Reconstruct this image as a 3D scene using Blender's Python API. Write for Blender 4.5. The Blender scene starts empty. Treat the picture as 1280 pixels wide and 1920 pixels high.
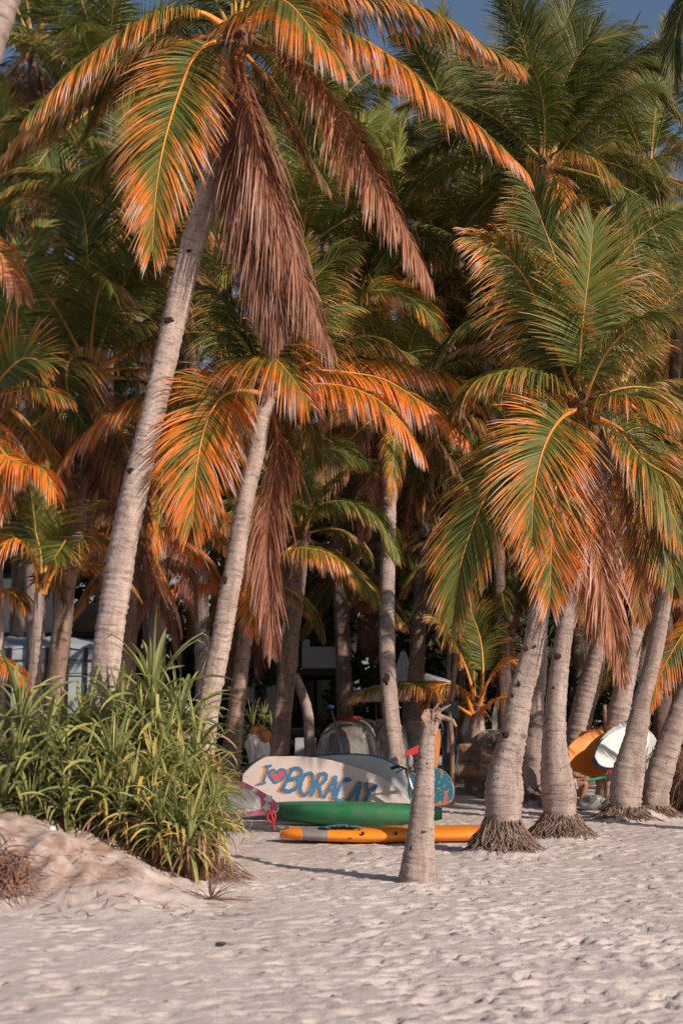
import bpy, bmesh, math, random
import numpy as np
from mathutils import Vector, Matrix
random.seed(7); rng = np.random.default_rng(11)
S = bpy.context.scene
COL = S.collection
# ---------------------------------------------------------------- camera
F = 2667.0                       # focal length in photo pixels (1280 wide), 50 mm on a 24 mm wide frame
PITCH = math.atan(350.0 / F)
CAMZ = 1.6
cam_d = bpy.data.cameras.new('camera'); cam = bpy.data.objects.new('camera', cam_d); COL.objects.link(cam)
cam.location = (0, 0, CAMZ); cam.rotation_euler = (math.pi / 2 + PITCH, 0, 0)
cam_d.sensor_fit = 'HORIZONTAL'; cam_d.sensor_width = 24.0; cam_d.lens = 50.0
cam_d.clip_start = 0.1; cam_d.clip_end = 3000
cam_d.dof.use_dof = True; cam_d.dof.focus_distance = 16.0; cam_d.dof.aperture_fstop = 2.1
S.camera = cam
# ---------------------------------------------------------------- sky, sun, exposure
SUN_EL, SUN_AZ = math.radians(29), math.radians(-43)      # azimuth from +X, so the sun is right of and behind the camera
w = bpy.data.worlds.new('World'); S.world = w; w.use_nodes = True
nt = w.node_tree; nt.nodes.clear()
sky = nt.nodes.new('ShaderNodeTexSky'); sky.sky_type = 'NISHITA'; sky.sun_disc = False
sky.sun_elevation = SUN_EL; sky.sun_rotation = math.pi / 2 - SUN_AZ
sky.air_density = 1.0; sky.dust_density = 1.5; sky.ozone_density = 1.6
bg = nt.nodes.new('ShaderNodeBackground'); bg.inputs['Strength'].default_value = 0.072
ow = nt.nodes.new('ShaderNodeOutputWorld')
nt.links.new(sky.outputs[0], bg.inputs[0]); nt.links.new(bg.outputs[0], ow.inputs[0])
sun_d = bpy.data.lights.new('sun', 'SUN'); sun = bpy.data.objects.new('sun', sun_d); COL.objects.link(sun)
sun_d.energy = 4.0; sun_d.angle = math.radians(0.5); sun_d.color = (1.0, 0.83, 0.68)
sdir = Vector((math.cos(SUN_EL) * math.cos(SUN_AZ), math.cos(SUN_EL) * math.sin(SUN_AZ), math.sin(SUN_EL)))
sun.rotation_euler = (-sdir).to_track_quat('-Z', 'Y').to_euler()
sun.location = sdir * 60
S.view_settings.view_transform = 'Standard'; S.view_settings.look = 'None'
S.view_settings.exposure = 0.26; S.view_settings.gamma = 1.0; S.view_settings.use_curve_mapping = False

# ---------------------------------------------------------------- helpers
CP, SP = math.cos(PITCH), math.sin(PITCH)
def ray(px, py):
    x = (px - 640.0) / F; y = (960.0 - py) / F
    return np.array([x, CP - y * SP, SP + y * CP])
def P(px, py, Y):
    """point at distance Y in front of the camera that the photo shows at pixel (px, py)"""
    d = ray(px, py); t = Y / d[1]
    return np.array([d[0] * t, Y, CAMZ + d[2] * t])
def R(wpx, Y): return wpx * Y / F / 2.0
def smooth(a, b, x):
    t = np.clip((np.asarray(x, float) - a) / (b - a), 0, 1); return t * t * (3 - 2 * t)
def dune(x, y):
    x = np.asarray(x, float); y = np.asarray(y, float)
    h = np.interp(x, [-9, -5, -2.95, -2.45, -1.8, -1.42, -1.05, -.6], [.80, .74, .57, .47, .29, .14, .03, 0])
    return h * smooth(10.6, 11.8, y + .15 * np.sin(x * 3.1)) * (1 - smooth(14.5, 18, y))
def gz(x, y): return float(dune(x, y))
def ground(px, py):
    d = ray(px, py)
    for t in np.arange(6.0, 60, .01):
        p = d * t
        if CAMZ + p[2] <= gz(p[0], p[1]): break
    return np.array([p[0], p[1], gz(p[0], p[1])])

ROOT = {}
def link(o, parent=None):
    COL.objects.link(o)
    if parent is not None: o.parent = parent
    return o
def tag(o, label=None, cat=None, group=None, kind=None):
    if label: o['label'] = label
    if cat: o['category'] = cat
    if group: o['group'] = group
    if kind: o['kind'] = kind
    return o
def thing(name, label, cat, loc, group=None):
    o = bpy.data.objects.new(name, None); o.empty_display_size = .2
    link(o); o.location = tuple(float(v) for v in loc); ROOT[o.name] = np.array(loc, float)
    return tag(o, label, cat, group)
def root_loc(parent):
    if parent is None: return np.zeros(3)
    q = parent
    while q.parent: q = q.parent
    return ROOT.get(q.name, np.array(q.location))
def mesh(name, V, Fc, mats, smooth_=True, col=None, mi=None, tc=None):
    V = np.asarray(V, np.float32).reshape(-1, 3)
    me = bpy.data.meshes.new(name)
    if isinstance(Fc, np.ndarray):
        n, k = Fc.shape
        me.vertices.add(len(V)); me.vertices.foreach_set('co', V.ravel())
        me.loops.add(n * k); me.loops.foreach_set('vertex_index', Fc.astype(np.int32).ravel())
        me.polygons.add(n); me.polygons.foreach_set('loop_start', np.arange(0, n * k, k, dtype=np.int32))
    else:
        me.from_pydata(V.tolist(), [], Fc)
    if not isinstance(mats, (list, tuple)): mats = [mats]
    for m in mats: me.materials.append(m)
    n = len(me.polygons)
    if mi is not None: me.polygons.foreach_set('material_index', np.asarray(mi, np.int32))
    me.polygons.foreach_set('use_smooth', np.full(n, smooth_, bool))
    if col is not None:
        a = me.attributes.new('lf', 'FLOAT_COLOR', 'POINT'); a.data.foreach_set('color', np.asarray(col, np.float32).ravel())
    if tc is not None:
        a = me.attributes.new('tc', 'FLOAT_VECTOR', 'POINT'); a.data.foreach_set('vector', np.asarray(tc, np.float32).ravel())
    me.update(); me.validate()
    return me
def part(name, V, Fc, mats, parent=None, **k):
    """mesh object from world-space vertices; its origin is its thing's origin"""
    V = np.asarray(V, float).reshape(-1, 3) - root_loc(parent)
    return link(bpy.data.objects.new(name, mesh(name, V, Fc, mats, **k)), parent)
def lone(name, V, Fc, mats, label, cat, group=None, **k):
    V = np.asarray(V, float).reshape(-1, 3); c = np.array([V[:, 0].mean(), V[:, 1].mean(), V[:, 2].min()])
    o = link(bpy.data.objects.new(name, mesh(name, V - c, Fc, mats, **k))); o.location = c
    ROOT[o.name] = c
    return tag(o, label, cat, group)
def catmull(pts, n):
    pts = np.asarray(pts, float)
    q = np.vstack([2 * pts[0] - pts[1], pts, 2 * pts[-1] - pts[-2]])
    out = []
    m = len(pts) - 1
    for u in np.linspace(0, m, n * 3):
        i = min(int(u), m - 1); t = u - i; a, b, c, d = q[i], q[i + 1], q[i + 2], q[i + 3]
        out.append(.5 * (2 * b + (c - a) * t + (2 * a - 5 * b + 4 * c - d) * t * t + (3 * b - a - 3 * c + d) * t ** 3))
    out = np.array(out)
    s = np.concatenate([[0], np.cumsum(np.linalg.norm(np.diff(out[:, :3], axis=0), axis=1))])
    t = np.linspace(0, s[-1], n)
    return np.stack([np.interp(t, s, out[:, k]) for k in range(out.shape[1])], 1), s[-1]
def norm(a): return a / np.maximum(np.linalg.norm(a, axis=-1, keepdims=True), 1e-9)
def grid_faces(nr, nc, wrap=True):
    i, j = np.meshgrid(np.arange(nr - 1), np.arange(nc if wrap else nc - 1), indexing='ij'); j2 = (j + 1) % nc
    return np.stack([i * nc + j, i * nc + j2, (i + 1) * nc + j2, (i + 1) * nc + j], -1).reshape(-1, 4)
def tube(path, rad, sides=8, caps=True):
    path = np.asarray(path, float); n = len(path); rad = np.broadcast_to(np.asarray(rad, float), (n,))
    T = norm(np.gradient(path, axis=0)); ref = np.array([0, 0, 1.]) if abs(T[:, 2]).mean() < .8 else np.array([0, 1., 0])
    A = norm(np.cross(T, ref)); B = np.cross(T, A)
    th = np.linspace(0, 2 * math.pi, sides, endpoint=False)
    V = path[:, None] + rad[:, None, None] * (np.cos(th)[None, :, None] * A[:, None] + np.sin(th)[None, :, None] * B[:, None])
    V = V.reshape(-1, 3); Fc = grid_faces(n, sides).tolist()
    if caps: Fc += [list(range(sides))[::-1], list(range((n - 1) * sides, n * sides))]
    return V, Fc
def join(*vf):
    V, Fc, o = [], [], 0
    for v, f in vf:
        v = np.asarray(v, float); V.append(v); Fc += [[i + o for i in q] for q in (f.tolist() if isinstance(f, np.ndarray) else f)]; o += len(v)
    return np.vstack(V), Fc
def box(c, s, rz=0, bev=.0, rx=0, ry=0):
    bm = bmesh.new(); bmesh.ops.create_cube(bm, size=1)
    bmesh.ops.scale(bm, vec=s, verts=bm.verts)
    if bev: bmesh.ops.bevel(bm, geom=bm.edges[:], offset=bev, segments=2, affect='EDGES', profile=.5)
    M = Matrix.Translation(Vector([float(v) for v in c])) @ Matrix.Rotation(rz, 4, 'Z') @ Matrix.Rotation(ry, 4, 'Y') @ Matrix.Rotation(rx, 4, 'X')
    bm.transform(M); bm.verts.index_update()
    V = np.array([v.co[:] for v in bm.verts]); Fc = [[v.index for v in f.verts] for f in bm.faces]; bm.free()
    return V, Fc
def blob(c, r, sub=2, amp=.15, fr=3., seed=0):
    bm = bmesh.new(); bmesh.ops.create_icosphere(bm, subdivisions=sub, radius=1)
    V = np.array([v.co[:] for v in bm.verts]); Fc = [[v.index for v in f.verts] for f in bm.faces]; bm.free()
    g = np.random.default_rng(seed); k = g.normal(size=(6, 3)) * fr; ph = g.uniform(0, 6, 6)
    V = V * (1 + amp * np.sin(V @ k.T + ph).mean(1, keepdims=True) * 2)
    return V * np.asarray(r) + np.asarray(c), Fc

# ---------------------------------------------------------------- materials
class N:
    def __init__(s, name):
        s.m = bpy.data.materials.new(name); s.m.use_nodes = True; s.t = s.m.node_tree; s.t.nodes.clear()
        s.out = s.n('OutputMaterial')
    def n(s, ty, **k):
        o = s.t.nodes.new('ShaderNode' + ty)
        for a, v in k.items(): setattr(o, a, v)
        return o
    def l(s, a, b): s.t.links.new(a, b)
    def put(s, v, sock):
        if hasattr(v, 'is_linked') or hasattr(v, 'links'): s.l(v, sock)
        else: sock.default_value = (*v, 1) if isinstance(v, (tuple, list)) and len(v) == 3 and sock.type == 'RGBA' else v
    def attr(s, name): return s.n('Attribute', attribute_name=name)
    def sep(s, v):
        o = s.n('SeparateXYZ'); s.l(v, o.inputs[0]); return o.outputs
    def noise(s, scale, vec=None, det=3, rough=.6, dist=0.):
        o = s.n('TexNoise'); o.inputs['Scale'].default_value = scale; o.inputs['Detail'].default_value = det
        o.inputs['Roughness'].default_value = rough; o.inputs['Distortion'].default_value = dist
        if vec is not None: s.l(vec, o.inputs['Vector'])
        return o.outputs['Fac']
    def mapv(s, vec, sc):
        o = s.n('Mapping'); s.l(vec, o.inputs[0]); o.inputs['Scale'].default_value = sc; return o.outputs[0]
    def obj(s): return s.n('TexCoord').outputs['Object']
    def math(s, op, a, b=0., c=0., clamp=False):
        o = s.n('Math', operation=op, use_clamp=clamp)
        for v, i in ((a, 0), (b, 1), (c, 2)): s.put(v, o.inputs[i])
        return o.outputs[0]
    def ramp(s, v, a, b, lo=0., hi=1.):
        o = s.n('MapRange', interpolation_type='SMOOTHSTEP'); s.put(v, o.inputs[0]); s.put(a, o.inputs[1]); s.put(b, o.inputs[2])
        o.inputs[3].default_value = lo; o.inputs[4].default_value = hi; return o.outputs[0]
    def mix(s, f, a, b, mode='MIX'):
        o = s.n('Mix', data_type='RGBA', blend_type=mode)
        s.put(f, o.inputs[0]); s.put(a, o.inputs[6]); s.put(b, o.inputs[7]); return o.outputs[2]
    def bump(s, h, st=.5, d=.01):
        o = s.n('Bump'); o.inputs['Strength'].default_value = st; o.inputs['Distance'].default_value = d; s.l(h, o.inputs['Height']); return o.outputs[0]
    def bsdf(s, col, rough=.6, spec=.3, normal=None, metal=0., **k):
        o = s.n('BsdfPrincipled'); s.put(col, o.inputs['Base Color']); s.put(rough, o.inputs['Roughness'])
        o.inputs['Specular IOR Level'].default_value = spec; o.inputs['Metallic'].default_value = metal
        if normal is not None: s.l(normal, o.inputs['Normal'])
        for a, v in k.items(): o.inputs[a.replace('_', ' ')].default_value = v
        return o.outputs[0]
    def mixsh(s, f, a, b):
        o = s.n('MixShader'); s.put(f, o.inputs[0]); s.l(a, o.inputs[1]); s.l(b, o.inputs[2]); return o.outputs[0]
    def done(s, sh): s.l(sh, s.out.inputs[0]); return s.m
def plain(name, col, rough=.5, spec=.4, var=.18, sc=7., metal=0., bump=.0):
    m = N(name); v = m.obj(); f = m.noise(sc, v, 5, .7)
    dark = tuple(c * (1 - var) for c in col); lite = tuple(min(1, c * (1 + var * .6)) for c in col)
    c = m.mix(m.ramp(f, .3, .7), dark, lite)
    nb = m.bump(m.noise(sc * 8, v, 3), bump, .01) if bump else None
    return m.done(m.bsdf(c, rough, spec, nb, metal))

def leaf_mat(name, g0, g1, orange, tip, dead, transl=.3, gold=(.34, .23, .035)):
    m = N(name); s = m.n('SeparateColor'); m.l(m.attr('lf').outputs['Color'], s.inputs[0]); t, r, sx = s.outputs
    oi = m.n('ObjectInfo'); q = m.n('SeparateColor'); m.l(oi.outputs['Color'], q.inputs[0]); o_, d_, b_ = q.outputs
    nz = m.noise(2.2, m.obj(), 5, .7); n2 = m.noise(.9, m.obj(), 2)
    tt = m.math('ADD', m.math('MULTIPLY_ADD', m.math('SUBTRACT', nz, .5), 1.9, t), m.math('MULTIPLY', m.math('SUBTRACT', r, .5), .75))
    tt = m.math('MULTIPLY_ADD', m.math('SUBTRACT', n2, .5), 1.1, tt)
    green = m.mix(r, g0, g1); green = m.mix(m.ramp(n2, .35, .7, 0, .6), green, g1)
    lo = m.math('MULTIPLY_ADD', o_, -1.22, 1.20)
    c = m.mix(m.ramp(tt, m.math('SUBTRACT', lo, .38), m.math('ADD', lo, .10), 0, .62), green, gold)
    c = m.mix(m.ramp(tt, lo, m.math('ADD', lo, .50)), c, orange)
    hi = m.math('MULTIPLY_ADD', o_, -.50, 1.22)
    c = m.mix(m.ramp(tt, hi, m.math('ADD', hi, .30)), c, tip)
    dd = m.mix(r, dead, tuple(x * 1.9 for x in dead)); dd = m.mix(m.ramp(nz, .4, .7, 0, .45), dd, (.30, .155, .10)); dd = m.mix(m.ramp(tt, .7, 1.3, 0, .75), dd, (.56, .36, .28))
    c = m.mix(d_, c, dd)
    c = m.mix(1.0, c, b_, 'MULTIPLY') if False else c
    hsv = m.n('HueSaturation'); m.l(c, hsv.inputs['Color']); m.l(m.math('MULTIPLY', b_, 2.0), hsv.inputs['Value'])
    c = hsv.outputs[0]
    a = m.bsdf(c, .5, .35); tr = m.n('BsdfTranslucent'); m.l(c, tr.inputs[0])
    return m.done(m.mixsh(transl, a, tr.outputs[0]))
M_LEAF = leaf_mat('palm_leaf', (.036, .072, .015), (.19, .21, .045), (.84, .235, .024), (.66, .49, .42), (.155, .062, .036), .27)
M_PAND = leaf_mat('pandanus_leaf', (.14, .19, .055), (.44, .46, .19), (.70, .47, .10), (.46, .29, .19), (.24, .145, .095), .3, (.55, .47, .12))
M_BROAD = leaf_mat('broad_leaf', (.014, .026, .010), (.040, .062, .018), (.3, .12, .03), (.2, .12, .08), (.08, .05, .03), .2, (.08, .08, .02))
def rib_mat():
    m = N('palm_midrib'); oi = m.n('ObjectInfo'); q = m.n('SeparateColor'); m.l(oi.outputs['Color'], q.inputs[0])
    nz = m.noise(4., m.obj(), 3)
    c = m.mix(m.ramp(q.outputs[0], .1, .6), (.42, .26, .06), (.80, .27, .035)); c = m.mix(m.ramp(nz, .4, .8, 0, .5), c, (.40, .25, .08))
    c = m.mix(m.math('MULTIPLY', q.outputs[1], .85), c, (.17, .065, .03))
    return m.done(m.bsdf(c, .45, .4))
M_RIB = rib_mat()
def bark_mat(name, a, b, dark, ringdark=.5):
    m = N(name); tc = m.attr('tc').outputs['Vector']; x, y, z = m.sep(tc)
    oi = m.n('ObjectInfo'); q = m.n('SeparateColor'); m.l(oi.outputs['Color'], q.inputs[0])
    big = m.noise(1., m.mapv(tc, (2.2, 2.2, 1.6)), 5, .65)
    ring = m.noise(1., m.mapv(tc, (1.6, 1.6, 26.)), 4, .7, .4)
    fib = m.noise(1., m.mapv(tc, (55., 55., 3.5)), 3, .6)
    c = m.mix(m.ramp(big, .32, .68), a, b)
    c = m.mix(m.ramp(ring, .50, .70, 0, ringdark), c, dark); fine = m.noise(1., m.mapv(tc, (5., 5., 70.)), 3, .7); c = m.mix(m.ramp(fine, .5, .75, 0, .6), c, dark)
    c = m.mix(m.ramp(fib, .55, .8, 0, .35), c, dark)
    vo = m.n('TexVoronoi'); m.l(m.mapv(tc, (7., 7., 9.)), vo.inputs['Vector']); vo.inputs['Scale'].default_value = 1.
    spot = m.math('MULTIPLY', m.ramp(vo.outputs['Distance'], .10, .16, 1, 0), m.ramp(m.noise(1., m.mapv(tc, (1.3, 1.3, 1.1)), 2), .5, .62))
    c = m.mix(m.math('MULTIPLY', spot, .9), c, tuple(v * .25 for v in dark))
    hsv = m.n('HueSaturation'); m.l(c, hsv.inputs['Color']); m.l(m.math('MULTIPLY', q.outputs[2], 2.0), hsv.inputs['Value']); c = hsv.outputs[0]
    h = m.math('ADD', m.math('MULTIPLY', ring, .6), m.math('ADD', m.math('MULTIPLY', fib, .5), m.math('MULTIPLY', fine, .6)))
    return m.done(m.bsdf(c, .85, .2, m.bump(h, 1., .016)))
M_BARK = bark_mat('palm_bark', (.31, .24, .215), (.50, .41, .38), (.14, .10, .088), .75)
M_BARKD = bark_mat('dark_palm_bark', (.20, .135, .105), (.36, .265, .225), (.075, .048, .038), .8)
M_FIBRE = plain('palm_fibre', (.19, .10, .06), .9, .15, .5, 14., bump=.5)
M_ROOT = plain('palm_roots', (.25, .18, .15), .95, .1, .5, 18., bump=.4)
def sand_mat():
    m = N('beach_sand'); v = m.obj()
    a = m.noise(.55, v, 5, .6); b = m.noise(5., m.mapv(v, (1, 1, 1)), 6, .7); c3 = m.noise(60., v, 2)
    c = m.mix(m.ramp(a, .3, .7), (.50, .445, .425), (.58, .525, .505))
    c = m.mix(m.ramp(b, .55, .8, 0, .35), c, (.40, .325, .29))
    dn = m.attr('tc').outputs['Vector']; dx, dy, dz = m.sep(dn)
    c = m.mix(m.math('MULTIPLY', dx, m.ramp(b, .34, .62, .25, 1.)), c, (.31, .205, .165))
    c = m.mix(m.math('MULTIPLY', dy, .5), c, (.30, .26, .25))
    c = m.mix(m.ramp(c3, .62, .75, 0, .25), c, (.3, .24, .21))
    h = m.math('ADD', m.math('MULTIPLY', m.noise(14., v, 4), .7), m.math('MULTIPLY', c3, .2))
    return m.done(m.bsdf(c, .95, .1, m.bump(h, .6, .03)))
M_SAND = sand_mat()

# ---------------------------------------------------------------- value noise
_H = rng.uniform(-1, 1, (256, 256))
def vnoise(x, y):
    xi = np.floor(x).astype(int); yi = np.floor(y).astype(int); fx = x - xi; fy = y - yi
    fx = fx * fx * (3 - 2 * fx); fy = fy * fy * (3 - 2 * fy)
    g = lambda i, j: _H[i & 255, j & 255]
    return (g(xi, yi) * (1 - fx) + g(xi + 1, yi) * fx) * (1 - fy) + (g(xi, yi + 1) * (1 - fx) + g(xi + 1, yi + 1) * fx) * fy

# ---------------------------------------------------------------- ground
def make_ground():
    def grow(a, s, end, sg):
        out = []; v = a; st = s
        while abs(v) < end: st *= 1.22; v += sg * st; out.append(v)
        return out
    xs = np.array(grow(-5.0, .03, 500, -1)[::-1] + list(np.arange(-5.0, 6.0, .03)) + grow(6.0, .03, 500, 1))
    ya = list(np.arange(6.3, 14, .026)); yb = list(np.arange(14, 22, .045))
    ys = np.array(grow(6.3, .03, 60, -1)[::-1] + ya + yb + grow(yb[-1], .05, 900, 1))
    X, Y = np.meshgrid(xs, ys)
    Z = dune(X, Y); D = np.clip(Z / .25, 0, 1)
    near = np.exp(-np.maximum(0, np.abs(X) - 7) / 4) * (1 - smooth(22, 32, Y))
    Z = Z + near * (.02 * vnoise(X * .7, Y * .7) + .006 * vnoise(X * 2.3 + 9, Y * 2.3) + .004 * vnoise(X * 6 + 3, Y * 9) + .004 * vnoise(X * 13, Y * 18 + 7))
    Z = Z + D * (.06 * vnoise(X * 2.6, Y * 2.6) + .045 * vnoise(X * 7, Y * 7 + 2) + .018 * vnoise(X * 17, Y * 17 + 5))
    shade = np.zeros_like(Z)
    for px, py, Yp in ((943, 1595, 15.1), (1050, 1567, 16.7), (1172, 1530, 19.2), (1228, 1515, 19.5), (996, 1505, 22.), (782, 1662, 12.3)):
        x0 = P(px, py, Yp)[0]; rr = np.hypot(X - x0, Y - Yp); Z = Z + (.075 if Yp > 13 else .03) * np.exp(-(rr / (.42 if Yp > 13 else .2)) ** 4) * (1 + .5 * vnoise(X * 5, Y * 5))
    g = np.random.default_rng(5)
    for k in range(6500):
        y0 = 6.3 + 15.5 * g.uniform() ** 1.15; x0 = g.uniform(-.30, .30) * y0 + g.normal() * .1
        if dune(x0, y0) > .08 and g.uniform() < .7: continue
        if g.uniform() > (.55 + .45 * smooth(-1.5, 1.5, x0)): continue
        a = g.uniform(.03, .10) if g.uniform() < .9 else g.uniform(.1, .15); b = g.uniform(.018, .045); dep = g.uniform(.006, .036) * (1.6 if g.uniform() < .25 else .8) * (1.2 if x0 > 0 else .75); an = g.uniform(-.4, .9)
        i0, i1 = np.searchsorted(xs, [x0 - .3, x0 + .3]); j0, j1 = np.searchsorted(ys, [y0 - .3, y0 + .3])
        if i1 <= i0 or j1 <= j0: continue
        dx = X[j0:j1, i0:i1] - x0; dy = Y[j0:j1, i0:i1] - y0
        u = (dx * math.cos(an) + dy * math.sin(an)) / a; v = (-dx * math.sin(an) + dy * math.cos(an)) / b
        r2 = u * u + v * v
        Z[j0:j1, i0:i1] += -dep * np.exp(-r2 ** 1.9) + dep * .22 * np.exp(-((np.sqrt(r2) - 1.5) / .4) ** 2)
        shade[j0:j1, i0:i1] = np.maximum(shade[j0:j1, i0:i1], .0)
    V = np.stack([X, Y, Z], -1).reshape(-1, 3)
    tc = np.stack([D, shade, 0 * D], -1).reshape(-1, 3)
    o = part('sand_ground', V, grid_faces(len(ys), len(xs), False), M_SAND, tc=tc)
    tag(o, 'pale beach sand pocked with footprints', None, None, 'structure')
make_ground()

# ---------------------------------------------------------------- fronds
def frond_geo(path, ref, leaf=.75, droop=.9, width=.019, spacing=.0135, petiole=.13, vangle=.25, seed=0, miss=.05, base_r=.022, jit=.045, a0=72, a1=20, K=4):
    """path (n,3): midrib. returns (leaflets V, F, colours) and (midrib V, F)"""
    g = np.random.default_rng(seed)
    path, L = catmull(path, 40)
    s = np.linspace(0, 1, 40); T = norm(np.gradient(path, axis=0))
    ref = np.asarray(ref, float); ref = ref / np.linalg.norm(ref)
    Sd = norm(np.cross(T, np.broadcast_to(ref, T.shape))); Nn = np.cross(Sd, T)
    n = max(16, int(L * (1 - petiole) / spacing))
    ss = np.linspace(petiole, .995, n)
    ss = np.repeat(ss, 2) + g.normal(size=2 * n) * .3 / n; side = np.tile([1., -1.], n)
    keep = g.uniform(size=2 * n) > miss; ss, side = np.clip(ss[keep], 0, 1), side[keep]; m = len(ss)
    it = lambda A: np.stack([np.interp(ss, s, A[:, k]) for k in range(3)], 1)
    p0, t, sd, nn = it(path), norm(it(T)), norm(it(Sd)), norm(it(Nn))
    u = (ss - petiole) / (1 - petiole)
    ang = np.radians(a0 + (a1 - a0) * u ** 1.1) + g.normal(size=m) * jit
    va = vangle + g.normal(size=m) * jit * 1.2 + .10 * np.sin(u * 7 + seed)
    d0 = t * np.cos(ang)[:, None] + np.sin(ang)[:, None] * (side[:, None] * sd * np.cos(va)[:, None] + nn * np.sin(va)[:, None])
    ln = leaf * (.42 + .58 * np.clip(u / .22, 0, 1)) * (1 - .62 * np.clip((u - .45) / .55, 0, 1) ** 1.4) * g.uniform(.70, 1.1, m) * (1 - .35 * (np.sin(u * 23 + seed * 2) > .93))
    brk = g.uniform(size=m) < .04
    P_ = [p0]; Dd = []
    dr = droop * g.uniform(.85, 1.15, m); dr[brk] *= 2.2
    for k in range(K):
        f = (k + .5) / K
        d = norm(d0 + (dr * f ** 1.3 * 1.6)[:, None] * np.array([0, 0, -1.]) + g.normal(size=(m, 3)) * .018)
        Dd.append(d); P_.append(P_[-1] + d * (ln / K)[:, None])
    Dd.append(Dd[-1])
    prof = np.interp(np.linspace(0, 1, K + 1), [0, .15, .45, .8, 1], [.55, .95, 1, .55, .06])
    V = np.zeros((m, K + 1, 2, 3)); C = np.ones((m, K + 1, 2, 4)); rr = g.uniform(size=m)
    tw = g.normal(size=m) * .3
    for k in range(K + 1):
        d = Dd[k]; wv = norm(t - (t * d).sum(1, keepdims=True) * d); ov = np.cross(d, wv)
        wv = wv * np.cos(tw)[:, None] + ov * np.sin(tw)[:, None]
        hw = width * prof[k] * .5 * (.7 + .3 * ln / leaf)
        V[:, k, 0] = P_[k] + wv * hw[:, None]; V[:, k, 1] = P_[k] - wv * hw[:, None]
        C[:, k, :, 0] = k / K; C[:, k, :, 1] = rr[:, None]; C[:, k, :, 2] = u[:, None]
    base = (np.arange(m) * (K + 1) * 2)[:, None, None] + (np.arange(K) * 2)[None, :, None]
    Fc = (base + np.array([0, 1, 3, 2])[None, None]).reshape(-1, 4)
    rad = base_r * (1.9 * np.exp(-s * 14) + 1.0 - .86 * s)
    rv, rf = tube(path, rad, 5, False)
    return (V.reshape(-1, 3), Fc, C.reshape(-1, 4)), (rv, np.array(rf))
def add_frond(parent, path, ref, color, **k):
    k['leaf'] = k.get('leaf', .75) * 1.30; k.setdefault('spacing', .0088); k.setdefault('width', .0165); k.setdefault('K', 5)
    (V, Fc, C), (rv, rf) = frond_geo(path, ref, **k)
    f = part('frond', rv, rf, M_RIB, parent); f.color = color
    r = part('leaflets', V, Fc, M_LEAF, f, smooth_=False, col=C); r.color = color; r['kind'] = 'stuff'
    return f
# a library of single fronds, built along +X, that generic crowns share
LIB = {}
def lib_path(el, L, bend, sidebend=0.):
    a = math.radians(el); p = np.zeros(3); out = [p.copy()]; n = 12; yaw = 0
    for k in range(n):
        p = p + np.array([math.cos(a) * math.cos(yaw), math.cos(a) * math.sin(yaw), math.sin(a)]) * L / n; out.append(p.copy())
        a -= math.radians(bend) / n * (0.4 + 1.2 * k / n) * max(.15, math.cos(a * .8)); yaw += sidebend / n
    return np.array(out)
CLS = [(80, 45), (62, 70), (42, 85), (20, 90), (-5, 75), (-35, 50), (-72, 20)]
for ci, (el, bend) in enumerate(CLS):
    for v in range(4):
        pth = lib_path(el + random.uniform(-5, 5), 3.0, bend + random.uniform(-15, 20), random.uniform(-.35, .35))
        ref = np.array([random.uniform(-.25, .25), random.uniform(-.6, .6), 1]) if el < 70 else np.array([-1, random.uniform(-.8, .8), .3])
        (V, Fc, C), (rv, rf) = frond_geo(pth, ref, leaf=.8, droop=.25 + .22 * ci if ci < 6 else 1.6, seed=ci * 10 + v, miss=.06, spacing=.014, width=.020, vangle=.15)
        LIB[ci, v] = (mesh('frond', rv, rf, M_RIB), mesh('leaflets', V, Fc, M_LEAF, smooth_=False, col=C))
def crown(parent, c, n, L, seed, orange=.2, bright=.5, az=None, lo=0, hi=5, dead=0):
    g = random.Random(seed); rl = root_loc(parent)
    for i in range(n + dead):
        f = i / max(1, n - 1)
        ci = lo + int(min(hi - lo, f * (hi - lo + .999))) if i < n else 6
        a = i * 2.39996 + g.uniform(-.3, .3) + seed
        if az: a = math.radians(az[0] + (az[1] - az[0]) * ((i * .618034 + g.uniform(-.06, .06)) % 1))
        ms = LIB[ci, g.randrange(4)]
        o = link(bpy.data.objects.new('frond', ms[0]), parent); lv = link(bpy.data.objects.new('leaflets', ms[1]), o); lv['kind'] = 'stuff'
        o.location = tuple(np.asarray(c, float) - rl + np.array([math.cos(a) * .07, math.sin(a) * .07, .1 - .04 * ci]))
        o.rotation_euler = (g.uniform(-.12, .12), g.uniform(-.1, .1), a); s = L / 3 * g.uniform(.88, 1.1); o.scale = (s, s, s)
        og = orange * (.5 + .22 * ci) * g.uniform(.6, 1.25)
        o.color = (min(1, og), 1. if i >= n else (.55 if ci == 5 and g.random() < .25 else 0.), bright * g.uniform(.85, 1.15), 1); lv.color = o.color

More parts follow.
